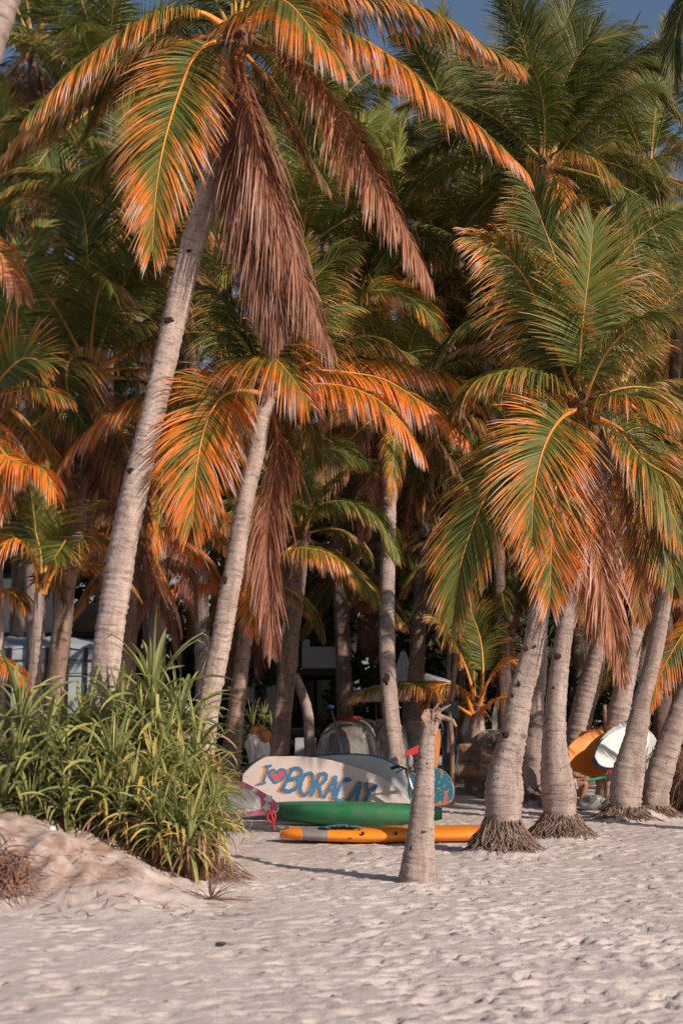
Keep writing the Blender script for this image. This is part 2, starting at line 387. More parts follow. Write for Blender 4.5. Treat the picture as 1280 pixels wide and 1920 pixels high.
# ---------------------------------------------------------------- trunks
def trunk(parent, pts, Y, mat=None, sides=16, step=.03, tone=.5, period=.085, amp=.045, seed=0):
    """pts: (px, py, width px[, extra distance]) from the top down; the last one is run into the ground"""
    g = np.random.default_rng(seed + 100)
    c = []
    for q in pts:
        y = Y + (q[3] if len(q) > 3 else 0); p = P(q[0], q[1], y); c.append([*p, R(q[2], y)])
    c = np.array(c)
    zb = gz(c[-1, 0], c[-1, 1]); dz = c[-1, 2] - zb
    if dz > .12:
        d = c[-1, :3] - c[-2, :3]; d = d / max(.05, abs(d[2])) * dz * .8; d[2] = -dz - .05
        c = np.vstack([c, [*(c[-1, :3] + d), c[-1, 3] * 1.15]])
    else: c[-1, 2] = zb - .05
    _, L = catmull(c, 30); n = max(12, int(L / step)); c, L = catmull(c, n)
    path, rad = c[:, :3], c[:, 3]
    s = np.linspace(0, L, n); ph = np.cumsum(np.full(n, L / n) * (1 + .35 * np.sin(s * 3.1 + seed) + .2 * g.normal(size=n))) / period
    fr = ph % 1
    rr = rad * (1 + amp * (.5 - fr) * 1.2 + .02 * g.normal(size=n))
    T = norm(np.gradient(path, axis=0)); A = norm(np.cross(T, [0, 1., 0])); B = np.cross(T, A)
    th = np.linspace(0, 2 * math.pi, sides, endpoint=False)
    rr2 = rr[:, None] * (1 + .035 * np.sin(th[None] * 3 + s[:, None] * 1.7 + seed) + .02 * g.normal(size=(n, sides)))
    V = path[:, None] + rr2[..., None] * (np.cos(th)[None, :, None] * A[:, None] + np.sin(th)[None, :, None] * B[:, None])
    tc = np.stack([np.cos(th)[None] * .5 + 0 * s[:, None] + seed * 3.3, np.sin(th)[None] * .5 + 0 * s[:, None], s[:, None] + 0 * th[None]], -1)
    V = V.reshape(-1, 3); Fc = grid_faces(n, sides)
    o = part('trunk', V, Fc, mat or M_BARK, parent, tc=tc.reshape(-1, 3)); o.color = (0, 0, tone, 1)
    return path, rad
def roots(parent, base, r0, r1, h, seed=0, n=420):
    """the flared skirt of thin roots at a palm's foot"""
    g = np.random.default_rng(seed + 50); base = np.asarray(base, float); parts = []
    th = np.linspace(0, 2 * math.pi, 22, endpoint=False); rows = []
    for k, f in enumerate(np.linspace(0, 1, 6)):
        r = r0 * .93 + (r1 * .86 - r0 * .93) * f ** 1.7
        rows.append(np.stack([base[0] + r * np.cos(th) * (1 + .06 * g.normal(size=22)), base[1] + r * np.sin(th), base[2] + h * (1 - f) - .03 + 0 * th], 1))
    parts.append((np.vstack(rows), grid_faces(6, 22)))
    for k in range(n):
        a = g.uniform(0, 2 * math.pi); f0 = g.uniform(0, .55); f1 = min(1, f0 + g.uniform(.3, .6)); ff = np.linspace(f0, f1, 4)
        rr = r0 * .96 + (r1 * g.uniform(.9, 1.12) - r0 * .96) * ff ** 1.7 + np.array([0, .014, .016, .03]) * g.uniform(.0, 2.0)
        aa = a + np.cumsum(g.normal(size=4) * .10)
        p = np.stack([base[0] + rr * np.cos(aa), base[1] + rr * np.sin(aa), base[2] + h * (1 - ff) + g.normal(size=4) * .008], 1)
        parts.append(tube(p, np.array([1, 1, .9, .35]) * g.uniform(.004, .011), 4, False))
    o = part('root_skirt', *join(*parts), M_ROOT, parent, smooth_=False); return o
def crown_heart(parent, c, r, seed=0, nuts=0):
    g = np.random.default_rng(seed); ps = [blob(c, (r * .9, r * .9, r * 1.3), 2, .25, 4, seed)]
    for k in range(18):
        a = g.uniform(0, 6.28); e = g.uniform(-.9, 1.0); d = np.array([math.cos(a) * math.cos(e), math.sin(a) * math.cos(e), math.sin(e)])
        L = g.uniform(1.2, 2.6) * r
        ps.append(tube([c, c + d * L * .6, c + d * L + [0, 0, -.2 * L]], [r * .28, r * .2, r * .06], 5))
    part('crown_fibre', *join(*ps), M_FIBRE, parent, smooth_=False)
    for k in range(nuts):
        a = -1.57 + (k - nuts / 2) * .8; q = c + np.array([math.cos(a) * r * 1.2, math.sin(a) * r * 1.2, -.12 - .05 * (k % 2)])
        V, Fc = blob(q, (.06, .06, .075), 2, .05, 2, k); part('coconut', V, Fc, M_NUT, parent)
M_NUT = plain('coconut_husk', (.16, .10, .045), .6, .3, .4, 9.)
def palm(label, Y, pts, cpx, n=16, L=2.6, seed=0, group=None, mat=None, tone=.5, orange=.2, bright=.5, az=None, lo=0, hi=5, dead=0, heroes=(), skirt=None, nuts=0, name='coconut_palm', step=.03, sides=16, cr=None, heart=True, period=.085, amp=.045):
    q = pts[-1]; y = Y + (q[3] if len(q) > 3 else 0); b = P(q[0], q[1], y); base = np.array([b[0], y, gz(b[0], y)])
    t = thing(name, label, 'palm tree', base, group)
    c = P(*cpx, Y + (pts[0][3] if len(pts[0]) > 3 else 0))
    path, rad = trunk(t, [(cpx[0], cpx[1] + 4, pts[0][2] * .95, pts[0][3] if len(pts[0]) > 3 else 0)] + list(pts), Y, mat, sides, step, tone, period, amp, seed=seed)
    if heart: crown_heart(t, c + np.array([0, 0, .05]), cr or max(.13, rad[0] * 1.25), seed, nuts)
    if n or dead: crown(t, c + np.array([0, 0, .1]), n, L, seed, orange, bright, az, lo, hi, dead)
    for i, h in enumerate(heroes):
        pp = [P(x, yy, Y + dy) for x, yy, dy in h['p']]
        k = {a: v for a, v in h.items() if a not in ('p', 'o', 'd', 'b', 'ref')}
        add_frond(t, pp, h.get('ref', (0, -.25, 1)), (h.get('o', .5), h.get('d', 0.), h.get('b', .5), 1), seed=seed * 31 + i, **k)
    if skirt: roots(t, [base[0], base[1], base[2]], *skirt, seed=seed)
    return t, path, rad
def scar(parent, px, py, Y, w=.07, h=.05):
    p = P(px, py, Y); V, Fc = blob(p, (w * .8, .008, h * .8), 2, .4, 4, int(px)); part('bark_scar', V, Fc, M_SCAR, parent)
M_SCAR = plain('bark_scar', (.045, .03, .024), .95, .1, .4, 20., bump=.4)
# ================================================================ front palms
CAMREF = (0, -1, .15); UPREF = (0, -.3, 1)
t1, _, _ = palm('tallest leaning palm behind the leafy bush, long brown dead fronds hanging from its crown', 14.5,
    [(404, 280, 46), (385, 380, 46), (356, 480, 46), (327, 600, 46), (299, 720, 45), (275, 820, 47), (252, 920, 51), (233, 1010, 52), (218, 1110, 54), (203, 1210, 54), (192, 1330, 56), (184, 1480, 62)],
    (436, 78), n=9, L=2.3, seed=1, orange=.25, az=(35, 145), hi=3, nuts=2, cr=.17, step=.022, sides=24, tone=.62, heroes=[
    dict(p=[(420, 50, 0), (375, 22, -.2), (310, 20, -.4), (230, 60, -.6), (150, 118, -.8), (62, 205, -1.)], o=.6, leaf=.60, droop=1.6, ref=(0, -.15, 1)),
    dict(p=[(420, 70, 0), (368, 100, -.5), (335, 175, -.9), (307, 270, -1.15), (292, 360, -1.2), (285, 470, -1.2)], o=.68, leaf=.62, droop=.5, ref=CAMREF, petiole=.10, vangle=.1),
    dict(p=[(425, 80, 0), (455, 30, -.6), (500, -2, -1.), (540, 5, -1.2), (585, 55, -1.3), (640, 118, -1.3)], o=.72, leaf=.62, droop=1.0, ref=(-.2, -.7, .7), petiole=.1),
    dict(p=[(450, 60, 0), (510, 28, -.3), (590, 44, -.5), (665, 66, -.6), (745, 116, -.7), (845, 198, -.8), (920, 258, -.8), (978, 312, -.8)], o=.82, leaf=.62, droop=1.5, ref=(0, -.25, 1)),
    dict(p=[(460, 40, .1), (540, -12, .1), (640, 0, .1), (740, 10, .1), (830, 40, .1), (900, 82, .1), (968, 118, .1)], o=.55, leaf=.55, droop=1.5, ref=(0, -.1, 1)),
    dict(p=[(455, 85, 0), (510, 92, -.1), (570, 122, -.2), (630, 195, -.2), (690, 300, -.3), (745, 400, -.3), (803, 515, -.3)], o=.8, d=.85, leaf=.6, droop=2.2, ref=(0, -.4, 1), vangle=-.1, b=.66, jit=.16),
    dict(p=[(440, 95, -.1), (452, 180, -.35), (468, 300, -.4), (490, 430, -.45), (520, 560, -.45), (540, 690, -.45)], d=1., leaf=.80, droop=2.0, ref=CAMREF, a0=40, a1=8, miss=.03, spacing=.010, jit=.17),
    dict(p=[(448, 95, -.1), (470, 200, -.45), (500, 330, -.5), (545, 460, -.5), (580, 560, -.5), (612, 640, -.5)], d=1., leaf=.75, droop=2.2, ref=(.5, -1, .1), a0=36, a1=8, miss=.03, spacing=.010, jit=.17, b=.64),
    dict(p=[(436, 100, -.1), (440, 220, -.3), (452, 340, -.35), (478, 480, -.4), (505, 600, -.4)], d=1., leaf=.70, droop=2.0, ref=(-.4, -1, .1), a0=42, a1=10, spacing=.010, jit=.17, b=.42),
    dict(p=[(415, 75, .2), (340, 70, .5), (240, 110, .7), (130, 185, .8), (50, 250, .9), (-20, 320, 1.)], o=.5, d=.25, leaf=.62, droop=1.7, b=.42),
    dict(p=[(420, 60, .2), (360, 130, .6), (290, 230, .8), (200, 300, 1.), (110, 330, 1.1)], o=.3, leaf=.55, droop=1.2, b=.4),
    dict(p=[(445, 60, .1), (480, -20, .3), (550, -60, .5), (640, -70, .7), (760, -20, 1.)], o=.3, leaf=.6, droop=1.2),
    dict(p=[(445, 85, .2), (500, 150, .4), (560, 260, .6), (610, 340, .7)], o=.5, d=.4, leaf=.5, droop=1.4, b=.42),
    ])
for a in ((316, 600, .06, .035), (247, 883, .06, .035), (205, 1165, .012, .07), (212, 1176, .05, .02), (355, 470, .04, .02)): scar(t1, a[0], a[1], 14.5 - R(46, 14.5), a[2], a[3])
t2, _, _ = palm('leaning palm with bright orange fronds at mid height, right of the tallest leaning palm', 15.3,
    [(489, 790, 32), (479, 850, 34), (465, 910, 34), (452, 980, 35), (440, 1060, 36), (427, 1130, 38), (415, 1200, 39), (402, 1260, 40), (391, 1320, 41), (382, 1400, 42), (376, 1480, 46)],
    (502, 742), n=10, L=2.0, seed=2, orange=.45, az=(25, 155), hi=4, cr=.14, step=.022, sides=22, tone=.60, heroes=[
    dict(p=[(503, 735, 0), (490, 690, -.4), (487, 664, -.8), (510, 668, -1.2), (545, 705, -1.4), (576, 752, -1.5)], o=.72, leaf=.62, droop=.9, ref=(-.3, -.75, .6), petiole=.14),
    dict(p=[(495, 738, 0), (445, 732, -.4), (408, 752, -.7), (383, 805, -.9), (368, 880, -1.), (360, 985, -1.)], o=.85, leaf=.62, droop=.55, ref=CAMREF, petiole=.1),
    dict(p=[(492, 730, 0), (440, 706, .1), (385, 708, .2), (310, 724, .25), (230, 758, .3), (155, 815, .3), (98, 890, .3)], o=.75, leaf=.55, droop=1.3),
    dict(p=[(510, 735, 0), (545, 708, -.1), (600, 696, .0), (660, 700, .1), (725, 714, .1), (800, 762, .0), (850, 800, .0), (884, 838, .0)], o=1., leaf=.56, droop=1.7, ref=(0, -.35, 1)),
    dict(p=[(508, 730, 0), (555, 690, 0), (640, 672, .5), (740, 680, .6), (830, 702, .6), (890, 745, .6), (918, 792, .6)], o=.8, leaf=.55, droop=1.3),
    dict(p=[(510, 742, 0), (570, 722, -.2), (640, 724, -.3), (705, 748, -.4), (755, 795, -.4), (788, 845, -.4)], o=.95, leaf=.5, droop=1.8, ref=(0, -.35, 1)),
    dict(p=[(506, 755, .1), (520, 830, .25), (508, 920, .3), (500, 1000, .3), (504, 1090, .3), (512, 1210, .3)], d=1., leaf=.58, droop=1.8, ref=CAMREF, a0=38, a1=10, b=.7, jit=.16),
    dict(p=[(492, 748, .1), (450, 770, .3), (400, 830, .4), (350, 900, .5), (322, 980, .5)], o=.9, leaf=.5, droop=1.1, b=.45),
    dict(p=[(500, 750, .1), (520, 800, .3), (540, 850, .4), (535, 930, .5)], o=.9, d=.3, leaf=.5, droop=1.4, b=.45),
    dict(p=[(500, 735, .1), (520, 640, .3), (560, 560, .4), (610, 500, .4), (660, 470, .2)], o=.25, leaf=.62, droop=.8, ref=(-.5, -.8, .3)),
    dict(p=[(498, 735, .1), (470, 640, .4), (430, 570, .5), (370, 530, .6)], o=.25, leaf=.62, droop=.9),
    dict(p=[(515, 735, .1), (560, 690, .3), (610, 650, .4), (690, 635, .5), (760, 660, .6)], o=.4, leaf=.55, droop=1.0, b=.4),
    ])
for a in ((421, 1086, .035, .055), (400, 1276, .03, .03), (431, 1010, .02, .025), (407, 1240, .015, .03)): scar(t2, a[0], a[1], 15.3 - R(34, 15.3), a[2], a[3])
t3, _, _ = palm('dark trunked palm at the left between the small palm and the tall leaning palm', 17.3,
    [(152, 860, 30), (149, 910, 32), (143, 1000, 34), (124, 1100, 35), (113, 1200, 38), (104, 1300, 40), (100, 1400, 44)],
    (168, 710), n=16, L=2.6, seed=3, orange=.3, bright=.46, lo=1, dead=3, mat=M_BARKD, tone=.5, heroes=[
    dict(p=[(165, 700, 0), (162, 600, 0), (165, 500, -.1), (155, 400, -.2), (120, 340, -.3)], o=.15, leaf=.7, droop=.4, ref=(-.1, -1, .1), b=.42),
    dict(p=[(160, 705, 0), (140, 672, -.4), (125, 690, -.8), (130, 745, -1.1), (160, 800, -1.3)], o=.3, leaf=.6, droop=1., ref=(0, -.7, .7), b=.38),
    dict(p=[(175, 690, 0), (185, 600, 0), (215, 540, -.2), (250, 510, -.4), (300, 500, -.6)], o=.2, leaf=.65, droop=1., b=.42),
    dict(p=[(170, 700, 0), (205, 640, .2), (265, 610, .3), (330, 560, .3), (400, 580, .2), (470, 650, .1)], o=.3, leaf=.65, droop=1.0, b=.5),
    ])
t4, _, _ = palm('short young palm at the left edge with a thin trunk and green and orange fronds', 15.2,
    [(73, 1125, 19), (71, 1160, 20), (68, 1220, 24), (62, 1290, 28), (58, 1360, 30)],
    (78, 1095), n=6, L=1.35, seed=4, orange=.5, bright=.45, az=(30, 150), hi=3, cr=.07, heroes=[
    dict(p=[(76, 1110, 0), (95, 1060, -.2), (115, 1022, -.35), (122, 1015, -.5), (100, 1050, -.9)], o=.3, leaf=.42, droop=.3, ref=CAMREF, b=.45, petiole=.35),
    dict(p=[(80, 1110, 0), (110, 1060, -.1), (150, 1020, -.2), (190, 1010, -.2), (215, 1025, -.2)], o=.55, leaf=.45, droop=1.1, petiole=.3),
    dict(p=[(74, 1110, 0), (62, 1050, -.1), (35, 1015, -.2), (5, 1020, -.3), (-30, 1060, -.4)], o=.7, leaf=.45, droop=1.1, petiole=.25),
    dict(p=[(76, 1105, 0), (76, 1040, 0), (60, 980, .1), (40, 940, .2)], o=.25, leaf=.45, droop=.6, ref=CAMREF, petiole=.25),
    dict(p=[(78, 1105, 0), (90, 1030, .1), (85, 970, .2), (95, 930, .3)], o=.25, leaf=.45, droop=.6, ref=CAMREF, petiole=.25, b=.4)])
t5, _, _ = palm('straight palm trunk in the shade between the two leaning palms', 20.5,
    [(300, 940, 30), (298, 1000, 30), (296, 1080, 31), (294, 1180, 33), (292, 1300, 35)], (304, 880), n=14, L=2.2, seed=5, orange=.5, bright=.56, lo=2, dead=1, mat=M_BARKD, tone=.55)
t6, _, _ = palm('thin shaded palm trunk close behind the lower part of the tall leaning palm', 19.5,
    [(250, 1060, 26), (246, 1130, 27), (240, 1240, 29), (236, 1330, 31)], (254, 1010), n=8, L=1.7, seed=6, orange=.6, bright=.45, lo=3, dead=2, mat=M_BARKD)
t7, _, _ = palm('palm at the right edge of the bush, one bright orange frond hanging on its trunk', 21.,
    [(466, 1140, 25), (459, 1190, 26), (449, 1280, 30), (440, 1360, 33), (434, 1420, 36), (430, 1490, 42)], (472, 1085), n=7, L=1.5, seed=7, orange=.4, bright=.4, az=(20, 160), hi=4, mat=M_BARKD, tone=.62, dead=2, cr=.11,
    skirt=(.17, .34, .2), heroes=[
    dict(p=[(470, 1080, 0), (466, 1072, -.3), (466, 1100, -.45), (468, 1140, -.5), (475, 1192, -.5)], o=1., leaf=.34, droop=.3, ref=CAMREF, petiole=.12, a0=70, a1=20),
    dict(p=[(468, 1090, 0), (400, 1095, -.1), (340, 1097, -.2), (285, 1120, -.3), (248, 1180, -.3)], o=1., leaf=.4, droop=1.4)])
t8, _, _ = palm('dark forked palm behind the lettered board, green arching fronds around its low crown', 23.,
    [(562, 1060, 28), (556, 1110, 29), (548, 1180, 30), (541, 1250, 32), (532, 1320, 34), (525, 1380, 36), (520, 1450, 40)], (566, 1010), n=8, L=2., seed=8, orange=.3, bright=.42, az=(20, 160), hi=4, mat=M_BARKD, tone=.55, dead=0, heroes=[  # high b values: sunlight put into the leaf colour of these arching fronds
    dict(p=[(566, 1000, 0), (552, 920, -.2), (575, 860, -.4), (620, 842, -.5), (680, 862, -.6)], o=.15, leaf=.6, droop=.9, b=.72, ref=(-.1, -.6, .8)),
    dict(p=[(568, 1005, 0), (590, 955, -.2), (640, 940, -.3), (700, 965, -.4), (745, 1035, -.5)], o=.2, leaf=.6, droop=1.1, b=.72),
    dict(p=[(568, 1010, 0), (530, 1040, -.4), (560, 1028, -.7), (620, 1040, -.9), (680, 1085, -1.), (755, 1165, -1.1)], o=.5, leaf=.55, droop=1.4, b=.72),
    dict(p=[(564, 1005, 0), (540, 960, -.1), (500, 940, -.3), (450, 950, -.4), (395, 985, -.5)], o=.35, leaf=.5, droop=1.2, b=.68)])
pth = [P(552, 1268, 23.1), P(566, 1300, 23.), P(577, 1340, 23.), P(580, 1400, 23.2), P(580, 1450, 23.3)]
v, f = tube(catmull(pth, 24)[0], R(19, 23) * np.linspace(.95, 1.1, 24) * (1 + .04 * np.sin(np.arange(24) * 2.1)), 12)
part('side_trunk', v, f, M_BARK, t8, tc=np.stack([v[:, 0] * 2, v[:, 1] * 2, v[:, 2]], 1)).color = (0, 0, .5, 1)
t9, _, _ = palm('straight pale palm with a dark notch, behind the right end of the lettered board', 20.4,
    [(735, 830, 26, 4.), (731, 900, 26, 3.4), (728, 1000, 27, 2.6), (726, 1100, 28, 1.8), (725, 1200, 29, 1.), (728, 1280, 30, .4), (734, 1360, 32), (741, 1430, 38)], (738, 760), n=18, L=2.6, seed=9, orange=.35, bright=.56, lo=1, dead=1, tone=.5, heroes=[
    dict(p=[(735, 750, 4.), (690, 660, 3.), (680, 560, 2.5), (730, 545, 2.2), (790, 575, 2.), (840, 640, 1.8)], o=.5, b=.66, leaf=.62, droop=.9, ref=(0, -.6, .8)),
    dict(p=[(735, 755, 4.), (700, 640, 4.), (650, 570, 3.8), (600, 560, 3.6), (540, 600, 3.4)], o=.25, leaf=.75, droop=.9)])
scar(t9, 724, 1274, 20.4 - R(30, 20.4), .06, .10)
t10, _, _ = palm('dark straight palm trunk standing left of the broken stump, behind the clear kayaks', 27.2,
    [(806, 860, 23), (802, 920, 23), (797, 1000, 24), (790, 1100, 25), (784, 1200, 28), (778, 1300, 33), (775, 1350, 38)], (812, 790), n=18, L=2.7, seed=10, orange=.4, bright=.54, lo=1, dead=1, mat=M_BARKD, tone=.52)
t11, _, _ = palm('slim ringed palm trunk in front of the pale balcony', 31.,
    [(646, 1100, 15), (647, 1180, 17), (650, 1260, 19), (653, 1340, 22)], (646, 1060), n=14, L=2.2, seed=11, orange=.3, bright=.54, lo=2, dead=1, tone=.48, sides=12, step=.06)
t12, _, _ = palm('slim pale palm trunk deep in the grove, right of the dark straight one', 30.,
    [(874, 900, 18), (872, 940, 19), (863, 1020, 20), (855, 1120, 22), (850, 1250, 26)], (878, 850), n=16, L=2.4, seed=12, orange=.4, bright=.42, lo=1, dead=3, sides=12, step=.06)
t12b, _, _ = palm('thinnest shaded palm trunk deep in the grove, touching the slim pale one', 31.,
    [(852, 900, 12), (851, 960, 13), (849, 1050, 14), (846, 1200, 17)], (852, 870), n=10, L=2.2, seed=13, orange=.4, bright=.4, lo=2, dead=2, sides=10, step=.06, tone=.4)
# ---------------------------------------------------------------- right group
t13, _, _ = palm('nearest palm of the right group, swollen foot on a wide skirt of roots', 15.1,
    [(1070, 870, 34), (1048, 980, 36), (1018, 1110, 38), (1002, 1200, 40), (988, 1260, 43), (975, 1300, 46), (961, 1380, 50), (947, 1440, 60), (944, 1485, 72), (943, 1520, 66), (943, 1570, 64)],
    (1088, 768), n=7, L=2.2, seed=14, orange=.3, az=(20, 160), hi=3, nuts=4, cr=.15, step=.022, sides=24, tone=.5, skirt=(.19, .41, .36), heroes=[
    dict(p=[(1080, 770, 0), (1055, 782, -.4), (1030, 815, -.7), (1012, 862, -.85), (1000, 925, -.9), (996, 1010, -.9)], o=.64, leaf=.66, droop=.35, ref=CAMREF, petiole=.1),
    dict(p=[(1082, 775, 0), (1062, 830, -.35), (1042, 910, -.5), (1034, 1000, -.55), (1030, 1130, -.55)], o=.75, leaf=.55, droop=.4, ref=CAMREF, petiole=.16),
    dict(p=[(1078, 770, 0), (1030, 782, -.2), (970, 835, -.5), (915, 920, -.6), (868, 1040, -.6), (846, 1170, -.6)], o=.42, leaf=.62, droop=.8, ref=(-.4, -1, .3)),
    dict(p=[(1084, 755, 0), (1085, 690, -.2), (1092, 600, -.35), (1103, 510, -.4), (1112, 420, -.4)], o=.22, leaf=.58, droop=.25, ref=(.1, -1, .1), petiole=.2, b=.56),
    dict(p=[(1082, 760, 0), (1040, 712, -.2), (985, 694, -.3), (930, 700, -.4), (895, 714, -.4), (868, 750, -.4)], o=.42, leaf=.55, droop=1.3),
    dict(p=[(1094, 765, 0), (1125, 750, -.3), (1180, 744, -.6), (1235, 756, -.7), (1300, 786, -.8)], o=.6, leaf=.55, droop=1.3),
    dict(p=[(1092, 775, 0), (1120, 790, -.3), (1160, 812, -.5), (1210, 865, -.7), (1262, 900, -.8), (1310, 970, -.8)], o=.62, leaf=.58, droop=1.2, petiole=.3),
    dict(p=[(1090, 780, -.1), (1098, 880, -.35), (1105, 980, -.4), (1130, 1090, -.45), (1165, 1260, -.45)], d=.9, o=.8, leaf=.56, droop=1.5, ref=(.2, -1, .1), a0=45, a1=12, b=.78, jit=.15),
    dict(p=[(1086, 778, -.1), (1085, 870, -.25), (1090, 970, -.3), (1110, 1080, -.3), (1120, 1170, -.3)], d=.6, o=.9, leaf=.56, droop=1.2, ref=(-.1, -1, .1), a0=50, a1=14, b=.7),
    dict(p=[(1080, 760, .1), (1045, 660, .0), (1010, 570, -.2), (960, 490, -.4), (885, 445, -.6)], o=.5, leaf=.6, droop=.7, ref=(-.5, -.8, .3)),
    dict(p=[(1092, 755, 0), (1130, 670, -.3), (1180, 615, -.5), (1240, 590, -.6), (1300, 605, -.7)], o=.3, leaf=.62, droop=1.1, b=.42),
    dict(p=[(1088, 755, 0), (1098, 660, .3), (1130, 540, .4), (1190, 450, .4), (1270, 400, .3)], o=.3, leaf=.62, droop=.9, ref=(.5, -.8, .4)),
    dict(p=[(1084, 755, .1), (1060, 640, .4), (1050, 520, .5), (1010, 400, .5), (985, 330, .4)], o=.25, leaf=.62, droop=.5, ref=(-.3, -1, .2)),
    dict(p=[(1086, 755, .1), (1110, 620, .5), (1160, 500, .6), (1175, 380, .6)], o=.2, leaf=.62, droop=.5, ref=(.3, -1, .2), b=.45),
    dict(p=[(1086, 758, .1), (1130, 650, .7), (1200, 520, .9), (1290, 470, 1.)], o=.3, leaf=.62, droop=.9, b=.45),
    dict(p=[(1080, 758, .1), (1030, 640, .4), (960, 600, .5), (880, 610, .6), (800, 680, .6)], o=.3, leaf=.58, droop=1.2, b=.4),
    dict(p=[(1090, 770, .3), (1170, 810, .6), (1230, 900, .8), (1275, 1000, .9)], o=.5, leaf=.62, droop=.9, ref=(.3, -1, .3)),
    ])
for a in ((985, 1217, .035, .03), (972, 1282, .025, .04), (1003, 1212, .02, .02), (960, 1305, .018, .03), (950, 1378, .06, .04)): scar(t13, a[0], a[1], 15.1 - R(44, 15.1), a[2], a[3])
t14, _, _ = palm('palm with a dark hole in its trunk, rooted just right of the nearest big palm', 16.7,
    [(1140, 830, 30), (1126, 900, 28), (1098, 1010, 27), (1077, 1100, 27), (1057, 1190, 32), (1044, 1290, 37), (1039, 1390, 45), (1043, 1450, 58), (1048, 1490, 64), (1050, 1525, 60), (1051, 1550, 60)],
    (1158, 752), n=16, L=2.4, seed=15, orange=.35, az=(10, 190), hi=4, step=.024, sides=22, tone=.52, skirt=(.19, .42, .30), nuts=3, dead=1, heroes=[
    dict(p=[(1160, 750, 0), (1200, 800, -.3), (1232, 900, -.5), (1250, 1000, -.5), (1262, 1090, -.5)], o=.45, leaf=.62, droop=.7, ref=(.2, -1, .2)),
    dict(p=[(1158, 755, 0), (1190, 850, -.3), (1205, 960, -.4), (1200, 1060, -.4), (1195, 1150, -.4)], d=.6, o=.8, leaf=.55, droop=1.2, ref=(.2, -1, .1), b=.6)])
for a in ((1045, 1230, .05, .045), (1038, 1290, .02, .02), (1036, 1380, .02, .025)): scar(t14, a[0], a[1], 16.7 - R(36, 16.7), a[2], a[3])
t15, _, _ = palm('tallest palm at the right, its green crown against the blue sky', 22.,
    [(1019, 460, 24), (1014, 620, 26), (1012, 770, 28), (1013, 950, 28), (1012, 1130, 28), (1011, 1250, 30), (1003, 1320, 34), (999, 1380, 38), (995, 1440, 45), (996, 1480, 44)],
    (1024, 315), n=15, L=2.9, seed=16, orange=.14, bright=.42, az=(-10, 190), hi=4, mat=M_BARK, tone=.45, skirt=(.17, .38, .25), dead=2, heroes=[
    dict(p=[(1022, 310, 0), (1040, 230, 0), (1060, 150, 0), (1100, 85, .0), (1180, 60, .0)], o=.08, leaf=.8, droop=.5, ref=(-.2, -1, .2), b=.36),
    dict(p=[(1020, 310, 0), (1008, 200, 0), (985, 90, 0), (965, -20, 0)], o=.08, leaf=.8, droop=.4, ref=(-.1, -1, .2), b=.4),
    dict(p=[(1018, 312, 0), (1020, 220, -.4), (1008, 150, -.8), (985, 118, -1.1), (955, 130, -1.3)], o=.15, leaf=.7, droop=.8, ref=(-.5, -.8, .3), b=.56),
    dict(p=[(1026, 310, 0), (1060, 220, 0), (1120, 150, 0), (1180, 120, 0), (1250, 130, 0)], o=.1, leaf=.8, droop=.8, b=.36),
    dict(p=[(1028, 312, 0), (1090, 240, 0), (1150, 190, 0), (1210, 170, 0), (1262, 200, 0)], o=.1, leaf=.8, droop=1., b=.36),
    dict(p=[(1022, 310, 0), (1030, 190, .3), (1050, 70, .4), (1090, -30, .4)], o=.08, leaf=.8, droop=.4, ref=(0, -1, .2), b=.36),
    dict(p=[(1022, 315, 0), (980, 240, .1), (930, 160, .2), (860, 110, .2)], o=.1, leaf=.8, droop=.7, ref=(-.4, -1, .4), b=.4),
    dict(p=[(1028, 318, -.1), (1060, 290, -.3), (1100, 292, -.5), (1145, 325, -.6)], o=.6, leaf=.55, droop=1.4),
    dict(p=[(1030, 320, -.1), (1045, 340, -.4), (1040, 390, -.6)], o=.8, leaf=.4, droop=1.)])
t16, _, _ = palm('ringed leaning palm behind the orange board', 24.,
    [(1160, 1040, 32), (1140, 1140, 34), (1122, 1220, 36), (1108, 1270, 39), (1098, 1310, 42), (1085, 1370, 43), (1076, 1440, 46)], (1176, 960), n=10, L=2., seed=17, orange=.55, bright=.5, lo=2, az=(0, 180), dead=2, period=.11, amp=.08)
t17, _, _ = palm('leaning palm rising behind the upright white boards', 23.6,
    [(1215, 1060, 26), (1198, 1150, 28), (1181, 1245, 31), (1168, 1300, 38), (1158, 1350, 43), (1148, 1420, 46)], (1228, 990), n=10, L=2., seed=18, orange=.6, bright=.5, lo=2, az=(0, 180), dead=3)
t18, _, _ = palm('leaning palm rooted in front of the upright white boards', 19.2,
    [(1272, 1000, 22), (1254, 1080, 24), (1233, 1195, 30), (1219, 1260, 32), (1206, 1310, 35), (1190, 1390, 44), (1177, 1450, 58), (1172, 1490, 62), (1172, 1520, 56)], (1292, 930), n=12, L=2.2, seed=19, orange=.5, bright=.5, lo=1, az=(-20, 200), skirt=(.21, .46, .2), dead=2)
t19, _, _ = palm('palm leaning out of the right edge, rooted beside the dry brush', 19.5,
    [(1330, 1170, 26), (1310, 1230, 30), (1283, 1310, 36), (1258, 1385, 44), (1240, 1440, 50), (1230, 1480, 50), (1228, 1510, 48)], (1352, 1110), n=10, L=2., seed=20, orange=.5, bright=.5, lo=1, skirt=(.18, .42, .18))
